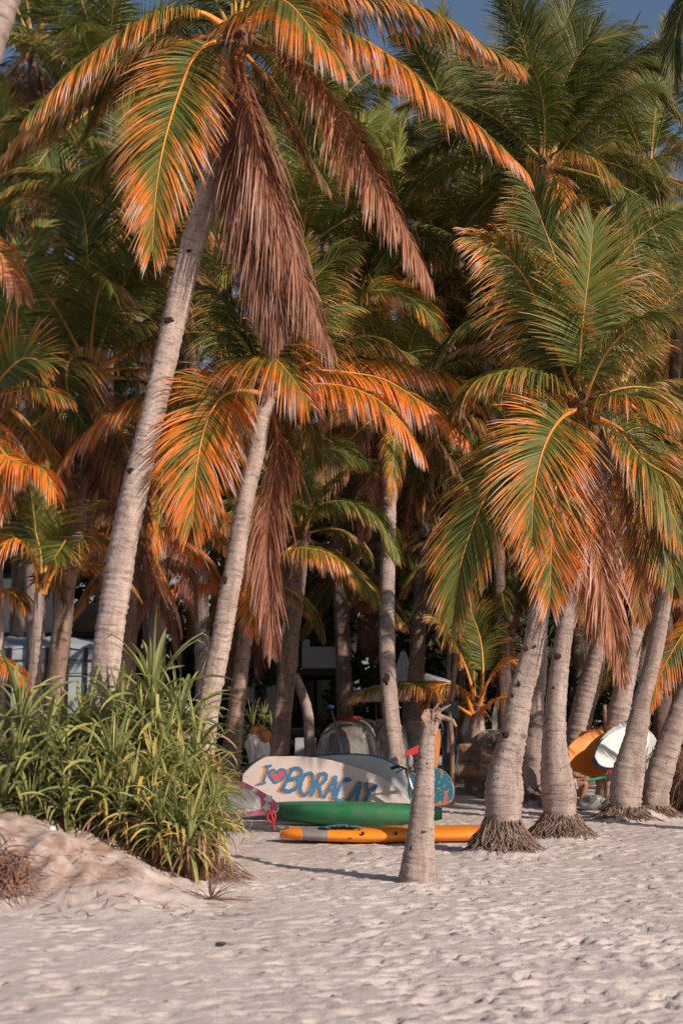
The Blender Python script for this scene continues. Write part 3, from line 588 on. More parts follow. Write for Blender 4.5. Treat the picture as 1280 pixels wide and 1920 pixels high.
t20, _, _ = palm('palm at the left edge whose orange fronds reach in below the tall crown', 15.6,
    [(-14, 830, 24), (-10, 950, 25), (-7, 1050, 26), (-6, 1200, 28), (-6, 1400, 32)], (-22, 745), n=6, L=2.1, seed=21, orange=.5, az=(60, 210), hi=4, heroes=[
    dict(p=[(-20, 740, 0), (10, 700, -.3), (45, 672, -.4), (90, 680, -.5)], o=.5, leaf=.5, droop=.3, ref=(.1, -1, .2)),
    dict(p=[(-20, 745, 0), (20, 735, -.4), (70, 728, -.6), (118, 742, -.7)], o=.55, leaf=.45, droop=1.1),
    dict(p=[(-20, 760, 0), (0, 840, -.3), (40, 870, -.5), (80, 880, -.7), (105, 925, -.8)], o=.95, leaf=.45, droop=1.4, b=.6),
    dict(p=[(-22, 760, 0), (-10, 850, -.3), (-8, 950, -.4)], o=.9, d=.3, leaf=.5, droop=1.3, b=.6),
    dict(p=[(-60, 420, -.4), (-20, 450, -.5), (10, 490, -.5), (35, 540, -.5)], o=.8, d=.5, leaf=.5, droop=1., b=.75),
    dict(p=[(-30, 1130, 0), (-5, 1110, -.1), (20, 1110, -.2), (45, 1135, -.3)], o=.7, leaf=.3, droop=1.4),
    dict(p=[(-30, 1230, -.4), (0, 1235, -.6), (30, 1255, -.8), (50, 1290, -.9)], o=1., leaf=.25, droop=1.4)])
t22, _, _ = palm('close palm trunk cutting across the top left corner, out of focus', 9.5,
    [(120, -420, 70), (55, -180, 78), (-5, 0, 84), (-48, 120, 88), (-140, 400, 92), (-280, 800, 98), (-420, 1250, 108), (-560, 1740, 130)], (180, -640), n=12, L=2.2, seed=22, hi=3, lo=0, tone=.5)
palm('palm whose dark frond tips hang into the top right corner', 17.,
    [(1470, 120, 36), (1480, 500, 38), (1490, 1000, 42), (1500, 1500, 50)], (1462, -60), n=9, L=2.2, seed=23, orange=.15, bright=.36, lo=1, az=(-60, 120), heroes=[
    dict(p=[(1460, -60, 0), (1390, -90, -.2), (1310, -40, -.3), (1268, 50, -.3), (1262, 160, -.3)], o=.1, leaf=.5, droop=1.2, b=.32)])
# ---------------------------------------------------------------- the grove behind: one label each for the ones that can be told apart only as a mass
G = 'palms of the dense grove behind the front trunks'
BG = [(60, 90, 26, 3.1, 'top left corner, behind the out-of-focus corner trunk'), (200, 190, 24, 2.9, 'upper left, behind the left arching frond of the tallest leaning palm'), (120, 330, 28, 3.0, 'upper left, just above the tall crown of the dark trunked palm'),
      (30, 480, 25, 2.8, 'left edge at upper mid height, above the orange fronds'), (255, 430, 22, 2.6, 'left of the upper trunk of the tallest leaning palm'), (360, 590, 24, 2.7, 'right behind the middle of the tallest leaning trunk'),
      (565, 480, 25, 3., 'leaves coloured as if sunlit, right behind the hanging brown dead fronds'), (600, 270, 28, 2.8, 'between the hanging brown fronds and the right arching frond'), (720, 545, 26, 2.9, 'centre of the picture, under the tip of the brown arching frond'),
      (860, 330, 28, 3.1, 'under the tip of the long right orange frond'), (900, 480, 25, 2.8, 'left of the upright fronds of the nearest right palm'), (960, 700, 26, 2.8, 'behind the left arching frond of the nearest right palm'),
      (1270, 560, 24, 2.6, 'right edge at mid height, beside the nearest right palm crown'), (620, 740, 29, 2.7, 'behind the right orange fronds of the mid-height leaning palm'), (880, 640, 31, 2.9, 'far back, between the centre and the nearest right crown'),
      (1180, 880, 26, 2.5, 'behind the trunk of the palm with the hole, high up'), (420, 380, 30, 3., 'far back, right behind the upper trunk of the tallest leaning palm'), (330, 260, 33, 3.2, 'far back, behind the front hanging frond of the tallest leaning palm'),
      (520, 150, 33, 3.0, 'far back at the top, behind the heart of the tallest leaning crown'), (700, 400, 34, 3.0, 'far back, behind the brown arching frond'), (180, 620, 30, 2.9, 'far back, behind the dark trunked palm crown at the left'),
      (440, 820, 30, 2.6, 'far back, behind the trunk top of the mid-height leaning palm'), (1090, 480, 31, 2.9, 'far back, behind the upright fronds of the nearest right palm'), (1215, 330, 27, 2.7, 'upper right, just right of the heart of the tallest right palm'), (1120, 240, 31, 3.0, 'at the top right, behind the tallest right palm'), (1280, 780, 28, 2.6, 'right edge, below mid height, behind the drooping right fronds'),
      (560, 600, 33, 2.9, 'far back, above the mid-height orange crown'), (800, 460, 35, 3.2, 'farthest back, upper middle, right of the brown arching frond'), (50, 700, 29, 2.8, 'behind the orange fronds at the left edge'),
      (960, 900, 29, 2.4, 'low, behind the big left drooping frond of the nearest right palm'), (700, 900, 33, 2.5, 'low and far back, left of the notched trunk'), (1060, 1000, 27, 2.3, 'low, behind the hanging fronds of the nearest right palm'),
      (380, 1010, 28, 2.2, 'low, between the two leaning trunks'), (230, 880, 27, 2.4, 'low, between the dark trunk and the tallest leaning trunk'), (930, 1080, 26, 1.9, 'lowest, just left of the nearest right trunk'), (1250, 1130, 25, 2.0, 'lowest at the right edge, behind the leaning trunks'),
      (60, 900, 28, 2.4, 'low at the left, above the short young palm'), (640, 980, 36, 2.6, 'low and farthest back, behind the dark forked palm fronds'), (820, 990, 36, 2.6, 'low and farthest back, right of the dark straight trunk'), (1000, 560, 34, 3., 'far back, behind the left upright fronds of the nearest right palm'),
      (280, 740, 34, 2.9, 'far back, left of the middle of the tallest leaning trunk')]
gr = random.Random(3)
FRONT = [20, 72, 108, 195, 205, 240, 292, 385, 440, 528, 648, 728, 780, 858, 950, 1000, 1045, 1095, 1165, 1200, 1240]
for i, (x, y, Y, L, where) in enumerate(BG):
    bx = min(FRONT, key=lambda v: abs(v - x - gr.uniform(-40, 40))); pts = [(x + (bx - x) * .1, y + 90, 22 * 24 / Y), (x + (bx - x) * .5, y + (1330 - y) * .5, 24 * 24 / Y), (bx, 1400, 34 * 24 / Y)]
    palm('grove palm crown, ' + where, Y, pts, (x, y), n=19, L=L, seed=40 + i, group=G, orange=gr.uniform(.12, .45) if y > 350 else gr.uniform(.08, .25), bright=gr.uniform(.42, .64) * (1 if y < 640 else .68) * (1.2 if i in (6, 8) else 1), dead=gr.choice([0, 1, 2]) if y < 700 else 0,  # two crowns get lighter leaf colour in place of blocked sunlight
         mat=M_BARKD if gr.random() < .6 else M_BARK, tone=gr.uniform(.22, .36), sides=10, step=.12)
# ================================================================ leafy bush on the sand bank
def strap_leaf(el, L, bend, w, seed):
    g = np.random.default_rng(seed); K = 9; a = math.radians(el); p = np.zeros(3); pts = [p]; kink = g.uniform(.45, .8) if g.uniform() < .3 else 2
    yaw = 0; yr = g.normal() * .25
    for k in range(K):
        p = p + np.array([math.cos(a) * math.cos(yaw), math.cos(a) * math.sin(yaw), math.sin(a)]) * L / K; pts.append(p)
        a -= math.radians(bend) / K * (.4 + 1.2 * k / K) + (.9 if abs(k / K - kink) < .06 else 0); yaw += yr / K
    pts = np.array(pts); T = norm(np.gradient(pts, axis=0)); A = norm(np.cross([0, 0, 1.], T)); Nn = np.cross(T, A)
    t = np.linspace(0, 1, K + 1); hw = w * .5 * np.interp(t, [0, .1, .3, .65, .9, 1], [.9, .95, 1., .8, .4, .03]); tw = g.normal() * .6 * t
    A2 = A * np.cos(tw)[:, None] + Nn * np.sin(tw)[:, None]; N2 = np.cross(T, A2)
    V = np.stack([pts + A2 * hw[:, None] + N2 * hw[:, None] * .45, pts, pts - A2 * hw[:, None] + N2 * hw[:, None] * .45], 1)
    C = np.ones((K + 1, 3, 4)); C[..., 0] = t[:, None]; C[..., 1] = .5
    return V.reshape(-1, 3), grid_faces(K + 1, 3, False), C.reshape(-1, 4)
PL = {}
for ci, (el, bend) in enumerate([(84, 22), (68, 50), (50, 85), (30, 105), (8, 95), (-25, 60)]):
    for v in range(7):
        V, Fc, C = strap_leaf(el + random.uniform(-10, 10), random.uniform(.8, 1.15), bend + random.uniform(-30, 45), random.uniform(.046, .076), ci * 7 + v); C[:, 1] = random.random()
        PL[ci, v] = (V, Fc, C, mesh('leaf', V, Fc, M_PAND, smooth_=False, col=C))
def bush(label, ros, seed, green=.0, yellow=.2, name='pandanus_bush', singles=300, nl=46):
    g = random.Random(seed); n = len(ros); q = [P(x, y, Y) for x, y, Y, s in ros]
    c = np.mean(q, 0); base = np.array([c[0], c[1], gz(c[0], c[1])]); t = thing(name, label, 'bush', base)
    cand = []
    for ri, ((x, y, Y, sz), p) in enumerate(zip(ros, q)):
        gb = np.array([p[0] + g.uniform(-.12, .12), p[1] + .1, gz(p[0], p[1]) - .03]); gb[2] = min(gb[2], p[2] - .08)
        v, f = tube([gb, (gb + p) / 2 + [g.uniform(-.05, .05), 0, 0], p], [.035, .03, .026], 7)
        st = part('stem', v, f, M_FIBRE, t)
        for i in range(nl):
            fr = i / nl; ci = int(min(5, fr * 6)); a = i * 2.39996 + g.uniform(-.3, .3); old = ci >= 4 and g.random() < yellow * 1.6
            cand.append((ri, st, p, ci, g.randrange(7), a, sz * g.uniform(.85, 1.35), (min(1, (yellow * (.4 + .25 * ci)) * g.uniform(.4, 1.4)), 1. if old and g.random() < .6 else 0., g.uniform(.40, .56) * (1 - green * .45), 1)))
    # leaves that face the camera and sit high are the ones one can pick out
    order = sorted(range(len(cand)), key=lambda k: cand[k][2][1] + .45 * math.sin(cand[k][5]) + .1 * g.random())
    SV, SF, SC, off = [], [], [], 0
    for rank, k in enumerate(order):
        ri, st, p, ci, v, a, s, colr = cand[k]
        if rank < singles:
            o = link(bpy.data.objects.new('leaf', PL[ci, v][3]), st); o.location = tuple(p - base); o.rotation_euler = (0, 0, a); o.scale = (s,) * 3; o.color = colr
        else:
            V, Fc, C, _ = PL[ci, v]; ca, sa = math.cos(a), math.sin(a)
            W = np.stack([V[:, 0] * ca - V[:, 1] * sa, V[:, 0] * sa + V[:, 1] * ca, V[:, 2]], 1) * s + p
            SV.append(W); SF.append(Fc + off); off += len(W); C = C.copy(); C[:, 1] = g.random(); SC.append(C)
    if SV:
        o = part('leaves', np.vstack(SV), np.vstack(SF), M_PAND, t, smooth_=False, col=np.vstack(SC)); o.color = (yellow * .7, 0, .44, 1); o['kind'] = 'stuff'
    return t
bush('tall green strap-leaved bush reaching up in front of the two leaning palm trunks',
     [(285, 1330, 13.9, .78), (225, 1375, 13.8, .66), (335, 1380, 13.9, .66), (160, 1385, 13.9, .66), (265, 1410, 13.6, .62), (370, 1420, 13.8, .5), (310, 1440, 13.5, .6), (205, 1435, 13.5, .6), (365, 1470, 13.6, .55), (120, 1400, 14., .6), (395, 1480, 13.8, .42)], 1, green=.1, yellow=.13)
bush('dark green strap-leaved bush at the left edge on top of the sand bank',
     [(40, 1370, 13.5, .66), (-20, 1430, 13.3, .62), (85, 1425, 13.3, .6), (30, 1460, 13.1, .58), (130, 1455, 13.2, .55), (75, 1500, 13., .5), (150, 1500, 13., .5), (5, 1510, 12.9, .5), (120, 1525, 12.8, .42), (55, 1530, 12.8, .42)], 2, green=.45, yellow=.06)
tb = bush('yellowing strap-leaved bush drooping over the front of the sand bank',
     [(215, 1470, 13., .58), (285, 1480, 12.9, .55), (190, 1505, 12.8, .5), (250, 1515, 12.7, .52), (315, 1510, 12.8, .52), (345, 1475, 13., .5), (375, 1505, 12.9, .5), (285, 1545, 12.5, .45), (345, 1540, 12.6, .48), (395, 1540, 12.9, .42), (365, 1560, 12.4, .42), (385, 1510, 12.8, .42), (330, 1555, 12.3, .42), (380, 1575, 12.35, .36), (400, 1540, 12.6, .4), (355, 1590, 12.2, .4), (300, 1570, 12.3, .4), (230, 1545, 12.6, .4)], 3, yellow=.42)
def strands(parent, n, box_, mat, seed, L=(.2, .5), down=.6, r=.004, name='dry_litter'):
    g = np.random.default_rng(seed); ps = []
    for k in range(n):
        p = np.array([g.uniform(*box_[0]), g.uniform(*box_[1]), 0]); h = g.uniform(*box_[2]); l = g.uniform(*L); a = g.uniform(0, 6.28)
        d = np.array([math.cos(a), math.sin(a), 0]) * l; z0 = gz(p[0], p[1]); e = p + d; z1 = gz(e[0], e[1])
        ps.append(tube([p + [0, 0, z0 + h], (p + e) / 2 + [0, 0, (z0 + z1) / 2 + h * down], e + [0, 0, z1 + .008]], [r, r, r * .4], 3, False))
    V, Fc = join(*ps)
    if parent is None: return V, Fc
    o = part(name, V, Fc, mat, parent, smooth_=False); o['kind'] = 'stuff'; return o
M_DRY = plain('dry_stalks', (.26, .155, .12), .9, .1, .5, 3.)
strands(tb, 600, ((-1.7, -.98), (12.45, 13.0), (.02, .2)), M_DRY, 3, (.1, .35), .7)
# dry plant and litter at the front of the bank
c = ground(22, 1665); td = thing('dry_shrub', 'small dry brown and purple plant at the left edge, low on the sand bank', 'plant', c)
strands(td, 230, ((c[0] - .35, c[0] + .12), (c[1] - .15, c[1] + .3), (.02, .13)), M_DRY, 8, (.1, .3), .8, .005)
g = random.Random(5); SV, SF, SC, off = [], [], [], 0
for i in range(70):
    V, Fc, C, _ = PL[random.choice([1, 2, 3, 4]), random.randrange(4)]; a = g.uniform(0, 6.28); s = g.uniform(.12, .3)
    W = np.stack([V[:, 0] * math.cos(a) - V[:, 1] * math.sin(a), V[:, 0] * math.sin(a) + V[:, 1] * math.cos(a), V[:, 2]], 1) * s + c + [g.uniform(-.4, .1), g.uniform(-.1, .3), .05]
    SV.append(W); SF.append(Fc + off); off += len(W); SC.append(C)
for nm, sl, m in (('dry_leaves', slice(0, 45), plain('dry_leaf', (.36, .17, .09), .8, .2, .5, 9.)), ('purple_leaves', slice(45, 70), plain('purple_leaf', (.085, .05, .16), .6, .3, .4, 9.))):
    vs = SV[sl]; V = np.vstack(vs); Fc = np.vstack([PL[0, 0][1] + i * len(vs[0]) for i in range(len(vs))])
    part(nm, V, Fc, m, td, smooth_=False)['kind'] = 'stuff'
V, Fc = strands(None, 120, ((-2.9, -.6), (10.6, 12.0), (.004, .012)), None, 21, (.03, .2), 1., .003)
o = lone('twigs', V, Fc, M_DRY, 'scattered dry twigs and leaf bits on the slope of the sand bank', 'litter'); o['kind'] = 'stuff'
V, Fc = strands(None, 420, ((-4, 5), (7, 20), (.004, .012)), None, 22, (.02, .09), 1., .004)
o = lone('beach_debris', V, Fc, M_DRY, 'tiny dry bits of plant scattered over the open sand', 'litter'); o['kind'] = 'stuff'
for px, py, s, lab in ((48, 1562, .03, 'white ball lying under the bush at the far left of the bank'), (97, 1566, .034, 'white ball on top of the bank, right of another white ball')):
    p = P(px, py, 12.3); p[2] = gz(p[0], 12.3) + s * .8; V, Fc = blob(p, (s, s, s), 2, .03); lone('white_ball', V, Fc, plain('white_ball', (.7, .7, .68), .4), lab, 'ball', 'white balls under the bush')
c = ground(395, 1688); ps = []
g = np.random.default_rng(4)
for k in range(16):
    a = g.uniform(.2, 2.9); l = g.uniform(.1, .32); ps.append(tube([c, c + np.array([math.cos(a) * l * .5, -.02, math.sin(a) * l * .55]), c + np.array([math.cos(a) * l, g.uniform(-.1, .1), math.sin(a) * l * .8])], [.006, .004, .002], 4))
ps.append(tube([c + [-.05, 0, .01], c + [.15, -.03, .012], c + [.33, -.08, .01]], [.012, .012, .005], 5))
lone('fallen_twig', *join(*ps), M_DRY, 'dry branching twig lying on the sand at the tip of the bank', 'twig')
c = ground(413, 1775); V, Fc = blob(c + [0, 0, .012], (.035, .02, .014), 2, .3, 3, 2); lone('dark_pebble', V, Fc, plain('dark_shell', (.04, .03, .045), .6), 'small dark lump alone on the open sand in front of the bank', 'pebble')
# ---------------------------------------------------------------- broken stump
c = ground(782, 1655); ts = thing('palm_stump', 'broken palm stump standing alone on the sand with a frayed dry top', 'stump', c)
SY = float(c[1]); trunk(ts, [(806, 1350, 24), (801, 1385, 27), (797, 1440, 34), (792, 1500, 42), (788, 1560, 50), (784, 1610, 60), (782, 1645, 70), (782, 1662, 74)], SY, sides=24, step=.014, seed=31, tone=.52, period=.05, amp=.03)
ps = []; top = P(806, 1352, SY); g = np.random.default_rng(9)
for k in range(26):
    a = g.uniform(0, 6.28); d = np.array([math.cos(a) * .8 + .25, math.sin(a) * .6, g.uniform(.1, 1.3)]); l = g.uniform(.06, .16)
    ps.append(tube([top + [math.cos(a) * .04, math.sin(a) * .04, -.12], top + d * l * .5, top + d * l + [.02, 0, -.03]], [.022, .018, .007], 6))
ps.append(tube([top + [0, 0, -.06], top + [.10, 0, .04], top + [.2, -.02, 0.0], top + [.23, -.02, -.05]], [.03, .026, .02, .01], 7))
ps.append(blob(top + [0, 0, -.03], (.075, .07, .1), 2, .35, 5, 2))
part('frayed_top', *join(*ps), plain('frayed_husk', (.40, .27, .215), .95, .1, .45, 16., bump=.6), ts, smooth_=False)
for a in ((787, 1420, .01, .02), (800, 1432, .012, .012), (770, 1590, .01, .03), (795, 1560, .03, .008)): scar(ts, a[0], a[1], SY - R(52, SY), a[2], a[3])
# ================================================================ boards and boats
def slab(outline, plane_pt, nrm, thick, bev=.25, sub=5):
    """a board whose outline is given in pixels on a leaning plane; returns V, F, material index per face (0 deck, 1 rail)"""
    nrm = np.asarray(nrm, float) / np.linalg.norm(nrm); plane_pt = np.asarray(plane_pt, float)
    def hit(x, y):
        d = ray(x, y); o = np.array([0, 0, CAMZ]); return o + d * (np.dot(plane_pt - o, nrm) / np.dot(d, nrm))
    o3 = np.array([hit(*p) for p in outline]); pts, _ = catmull(np.vstack([o3, o3[:1]]), len(outline) * sub); pts = pts[:-1]; n = len(pts)
    cen = pts.mean(0)
    rows = []; b = min(.03, thick * .4)
    for ins, dep in ((.09, .0), (.02, .004), (.0, .25), (.0, .75), (.02, .996), (.09, 1.)):
        q = pts + (cen - pts) / np.linalg.norm(cen - pts, axis=1, keepdims=True) * ins * thick * 3 - nrm * dep * thick
        rows.append(q)
    V = np.vstack(rows); Fc = grid_faces(6, n).tolist(); mi = [0] * n + [1] * (3 * n) + [0] * n
    Fc += [list(range(n))[::-1], list(range(5 * n, 6 * n))]; mi += [0, 0]
    return V, Fc, mi, hit, nrm
def paint(name, c1, c2, rough=.35, sc=3., f=.5):
    m = N(name); v = m.obj(); a = m.noise(sc, v, 6, .7); b = m.noise(sc * 9, v, 3)
    c = m.mix(m.ramp(a, .4, .72, 0, f), c1, c2); c = m.mix(m.ramp(b, .66, .8, 0, .3), c, tuple(x * .5 for x in c2))
    return m.done(m.bsdf(c, m.ramp(a, .2, .8, rough, rough + .25), .4))
M_PALE = paint('pale_blue_board', (.42, .47, .48), (.33, .36, .37)); M_PINKW = paint('pink_white_deck', (.70, .61, .57), (.50, .43, .43), .4, 2.2, .7)
M_BLUE = paint('blue_paint', (.045, .13, .30), (.03, .08, .2)); M_ORANGE = paint('orange_paint', (.85, .27, .02), (.68, .20, .03)); M_WHITE = paint('white_board', (.66, .67, .67), (.50, .49, .48))
M_GREEN = paint('green_hull', (.02, .21, .09), (.10, .20, .10), .4, 3., .9); M_PINK = paint('pink_paint', (.60, .13, .23), (.55, .2, .28)); M_TEAL = paint('teal_rim', (.03, .20, .2), (.02, .13, .16))
M_GREY = plain('grey_pvc', (.25, .24, .24), .5); M_BLACK = plain('black_rubber', (.02, .02, .022), .5); M_RED = plain('red_plastic', (.55, .03, .03), .45); M_PURP = plain('purple_rim', (.23, .17, .42), .5)
M_STEEL = plain('brushed_steel', (.5, .5, .52), .3, .5, .1, 9., 1.); M_WOOD = plain('weathered_wood', (.28, .18, .125), .85, .15, .35, 12., bump=.4); M_ROPEB = plain('blue_rope', (.06, .13, .22), .8); M_TEXT = paint('blue_brush_paint', (.05, .20, .40), (.11, .27, .42), .5, 9., .8)
M_TEXTO = paint('orange_brush_paint', (.85, .25, .03), (.75, .35, .16), .5, 9., .8); M_HEART = paint('red_brush_paint', (.55, .12, .13), (.5, .2, .2), .5, 9.)
def board(name, outline, Y0, py0, nrm, thick, mats, label, cat='board', group=None, px0=None):
    pp = P(px0 or np.mean([o[0] for o in outline]), py0, Y0); V, Fc, mi, hit, n = slab(outline, pp, nrm, thick)
    o = lone(name, V, Fc, mats, label, cat, group, mi=mi); return o, hit, n
bo, hit, bn = board('paddle_board', [(453, 1453), (472, 1434), (494, 1420), (530, 1418), (565, 1418), (610, 1423), (650, 1433), (690, 1447), (725, 1464), (752, 1484), (770, 1506), (770, 1524), (745, 1540), (690, 1546), (610, 1544), (530, 1530), (475, 1510), (454, 1480)], 18.9, 1540, (-.22, -1, .30), .11, [M_PINKW, M_BLUE],
    'white paddle board on its edge with painted blue and orange lettering', px0=610)
board('paddle_board', [(560, 1424), (600, 1418), (650, 1415), (690, 1417), (722, 1425), (748, 1443), (768, 1468), (780, 1495), (786, 1522), (775, 1540), (700, 1545), (610, 1540), (560, 1500)], 19.12, 1540, (-.22, -1, .30), .10, [M_PALE, M_BLUE], 'plain pale blue paddle board right behind the lettered board', px0=610)
board('paddle_board', [(572, 1420), (610, 1413), (660, 1412), (700, 1416), (730, 1424), (752, 1440), (745, 1470), (690, 1500), (610, 1500), (570, 1470)], 19.32, 1540, (-.22, -1, .26), .10, [M_BLUE, M_BLUE], 'dark blue board whose top edge shows above the pale blue board', px0=610)
Zp = lambda x, y: (400 + x / 4, 1280 + y / 4)
def strokes(lst, w, off, lift, dx=0, dy=0):
    ps = []
    for si, st in enumerate(lst):
        px = [Zp(x + dx, y + dy) for x, y in st]; n = 6 * len(px) if len(px) > 2 else 8
        cp = catmull(np.array([hit(*p) for p in px]), n)[0]; cp = cp + bn * (off + .0006 * si)
        T = norm(np.gradient(cp, axis=0)); Sd = np.cross(T, bn); ww = w * (1 + .12 * np.sin(np.arange(n) * 1.3 + si)); ww[0] *= .8; ww[-1] *= .7
        V = np.stack([cp + Sd * ww[:, None] / 2, cp - Sd * ww[:, None] / 2], 1).reshape(-1, 3)
        V2 = V - bn * .003; nn = len(V)
        f = grid_faces(n, 2, False)
        ps.append((V, f))
    return join(*ps)
LET = [[[(386, 632), (440, 624)], [(414, 630), (396, 690), (376, 750)], [(330, 768), (398, 752)]],
       [[(592, 650), (556, 725), (520, 800)], [(575, 655), (630, 645), (660, 668), (645, 705), (590, 728), (560, 732)], [(565, 728), (618, 722), (640, 748), (618, 795), (565, 818), (500, 800)]],
       [[(740, 682), (695, 690), (660, 745), (652, 812), (685, 846), (728, 805), (746, 735), (738, 680)]],
       [[(800, 685), (768, 770), (735, 855)], [(790, 690), (838, 688), (845, 722), (808, 765), (770, 778)], [(792, 776), (800, 815), (806, 862)]],
       [[(918, 702), (875, 780), (828, 868)], [(918, 702), (912, 790), (896, 880)], [(862, 810), (908, 806)]],
       [[(1030, 742), (1010, 726), (972, 745), (935, 810), (918, 872), (950, 890), (985, 872)]],
       [[(1102, 742), (1055, 820), (1010, 890)], [(1102, 742), (1090, 820), (1070, 895)], [(1044, 836), (1088, 832)]],
       [[(1150, 748), (1150, 790), (1165, 830)], [(1228, 772), (1200, 795), (1165, 830)], [(1165, 830), (1150, 865), (1128, 905)]]]
ht = [(474, 682), (452, 656), (424, 668), (420, 700), (440, 728), (462, 752), (505, 736), (540, 700), (545, 668), (515, 652), (488, 662), (474, 682)]
cp = catmull(np.array([hit(*Zp(*p)) for p in ht]), 40)[0] + bn * .005
part('heart_emblem', cp, [list(range(len(cp) - 1))], M_HEART, bo, smooth_=False)
part('heart_outline', *strokes([ht], .030, .007, 0), M_TEXT, bo)
for li, L in enumerate(LET):
    a = part('letter_shadow', *strokes(L, .050 if li else .03, .0045, 0, -19, 5), M_TEXTO, bo); b = part('letter', *strokes(L, .050 if li else .03, .0095, 0), M_TEXT, bo)
V, Fc = tube([hit(455, 1447) + bn * .012, hit(474, 1431) + bn * .012, hit(496, 1418.5) + bn * .012], [.014] * 3, 6); part('tail_strip', V, Fc, M_BLACK, bo)
# pink board nose with flowers, poking out of the bush
pk, hit2, pn = board('surfboard', [(400, 1455), (445, 1462), (485, 1481), (510, 1497), (522, 1511), (516, 1524), (490, 1528), (450, 1532), (405, 1536), (360, 1520), (360, 1470)], 17.8, 1520, (-.1, -1, .35), .06, [M_PINK, M_WHITE], 'pink and white surfboard nose with white flowers, poking out beside the bush', 'surfboard', px0=470)
q = np.array([hit2(*p) for p in [(395, 1462), (440, 1472), (470, 1483), (488, 1497), (490, 1518), (455, 1525), (405, 1530)]]) + pn * .006; part('deck_panel', q, [list(range(7))], M_WHITE, pk, smooth_=False)
for fx, fy, fs in ((503, 1499, 9), (500, 1515, 8), (478, 1483, 6)):
    vs = []
    for k in range(40):
        a = k / 40 * 6.283; r = fs * (.55 + .45 * abs(math.sin(a * 2.5))); vs.append(hit2(fx + math.cos(a) * r, fy + math.sin(a) * r) + pn * .010)
    part('flower_print', vs, [list(range(40))], M_WHITE, pk, smooth_=False)
rp = [P(x, y, 17.55) for x, y in [(505, 1520), (501, 1530), (504, 1540), (511, 1543), (516, 1534), (514, 1524), (508, 1521), (510, 1532), (513, 1545), (511, 1556)]]
c = ground(513, 1560); V, Fc = tube(catmull(rp, 60)[0], .012, 6); lone('rope', V, Fc, M_RED, 'red rope looped from the tip of the pink surfboard', 'rope')
V, Fc = blob(c + [0, .05, .03], (.05, .05, .045), 2, .3, 3, 1); lone('stone', V, Fc, plain('stone', (.33, .27, .24), .9), 'small grey stone on the sand at the end of the red rope', 'stone')
# green canoe
def hull(A, B, wid, h, rocker, pw=.55, pe=3.2, mats=None, n=44, top=.35, ring=20, zlift=0., nose=(.02, .02)):
    A, B = np.asarray(A, float), np.asarray(B, float); U = B - A; L = np.linalg.norm(U[:2]); U = U / L; Sd = np.array([U[1], -U[0], 0]); s = np.linspace(0, 1, n); s = .5 - .5 * np.cos(s * math.pi)
    th = np.linspace(0, 2 * math.pi, ring, endpoint=False); V = []
    for si in s:
        k = max(.02, 1 - abs(2 * si - 1) ** pe) ** pw; z0 = rocker * abs(2 * si - 1) ** 2.5 + zlift; hh = h * (.45 + .55 * k)
        cx = np.sign(np.cos(th)) * np.abs(np.cos(th)) ** .6 * wid / 2 * k; cz = np.where(np.sin(th) > 0, np.sin(th) * top, np.sin(th)) * hh * .5 / max(top, 1) + hh * .5
        V.append(A + U * si * L + Sd * cx[:, None] + np.array([0, 0, 1.]) * (z0 + cz)[:, None])
    V = np.vstack(V); Fc = grid_faces(n, ring).tolist() + [list(range(ring))[::-1], list(range((n - 1) * ring, n * ring))]
    return V, Fc, s, ring
def gpt(px, Y, z=0.): p = P(px, 1500, Y); return np.array([p[0], Y, z])
V, Fc, s, rg = hull(gpt(500, 18.75), gpt(828, 18.0), .74, .37, .11, .75, 2.3, top=.6)
cn = lone('canoe', V, Fc, M_GREEN, 'green canoe hull lying on the sand in front of the lettered board', 'canoe')
v, f = tube(np.array([V[i * rg + 10] for i in range(1, 43)]) + [0, -.005, .01], .014, 6)
part('gunwale', v, f, paint('dark_green_edge', (.02, .11, .05), (.04, .1, .05)), cn)
# orange inflatable board
V, Fc, s, rg = hull(gpt(525, 16.25), gpt(985, 16.55), .74, .165, .05, .5, top=.95, ring=20)
mi = [2 if .075 < (s[i] + s[i + 1]) / 2 < .175 else 0 for i in range(43) for _ in range(rg)] + [0, 0]
ob = lone('inflatable_board', V, Fc, [M_ORANGE, M_ORANGE, M_GREY], 'orange inflatable board with a grey band lying flat across the sand', 'paddle board', mi=mi)
for px, w_ in ((680, 6), (742, 5), (655, 8)):
    Yq = 16.25 + .3 * (px - 525) / 460 - .375; p = P(px, 1563 if w_ < 8 else 1573, Yq); part('strap_patch', *box(p, (w_ * Yq / F, .014, .035 if w_ < 8 else .012), 0, .004), M_BLACK, ob)
v, f = tube(catmull([P(540, 1553, 16.3), P(533, 1556, 16.25), P(531, 1562, 16.2)], 10)[0], .012, 6); part('nose_handle', v, f, M_BLACK, ob)
g = np.random.default_rng(3); rp = []
for k in range(70):
    t = k / 70; rp.append(P(605 + 68 * t + 10 * math.sin(k * 1.9), 1554 - 2.5 * g.uniform(0, 1) - 4 * math.sin(t * 3.1), 16.2 + .16 * math.sin(k * 1.3)))
V, Fc = tube(catmull(rp, 260)[0], .010, 5); lone('rope', V, Fc, M_ROPEB, 'dark blue rope heaped on top of the orange inflatable board', 'rope')
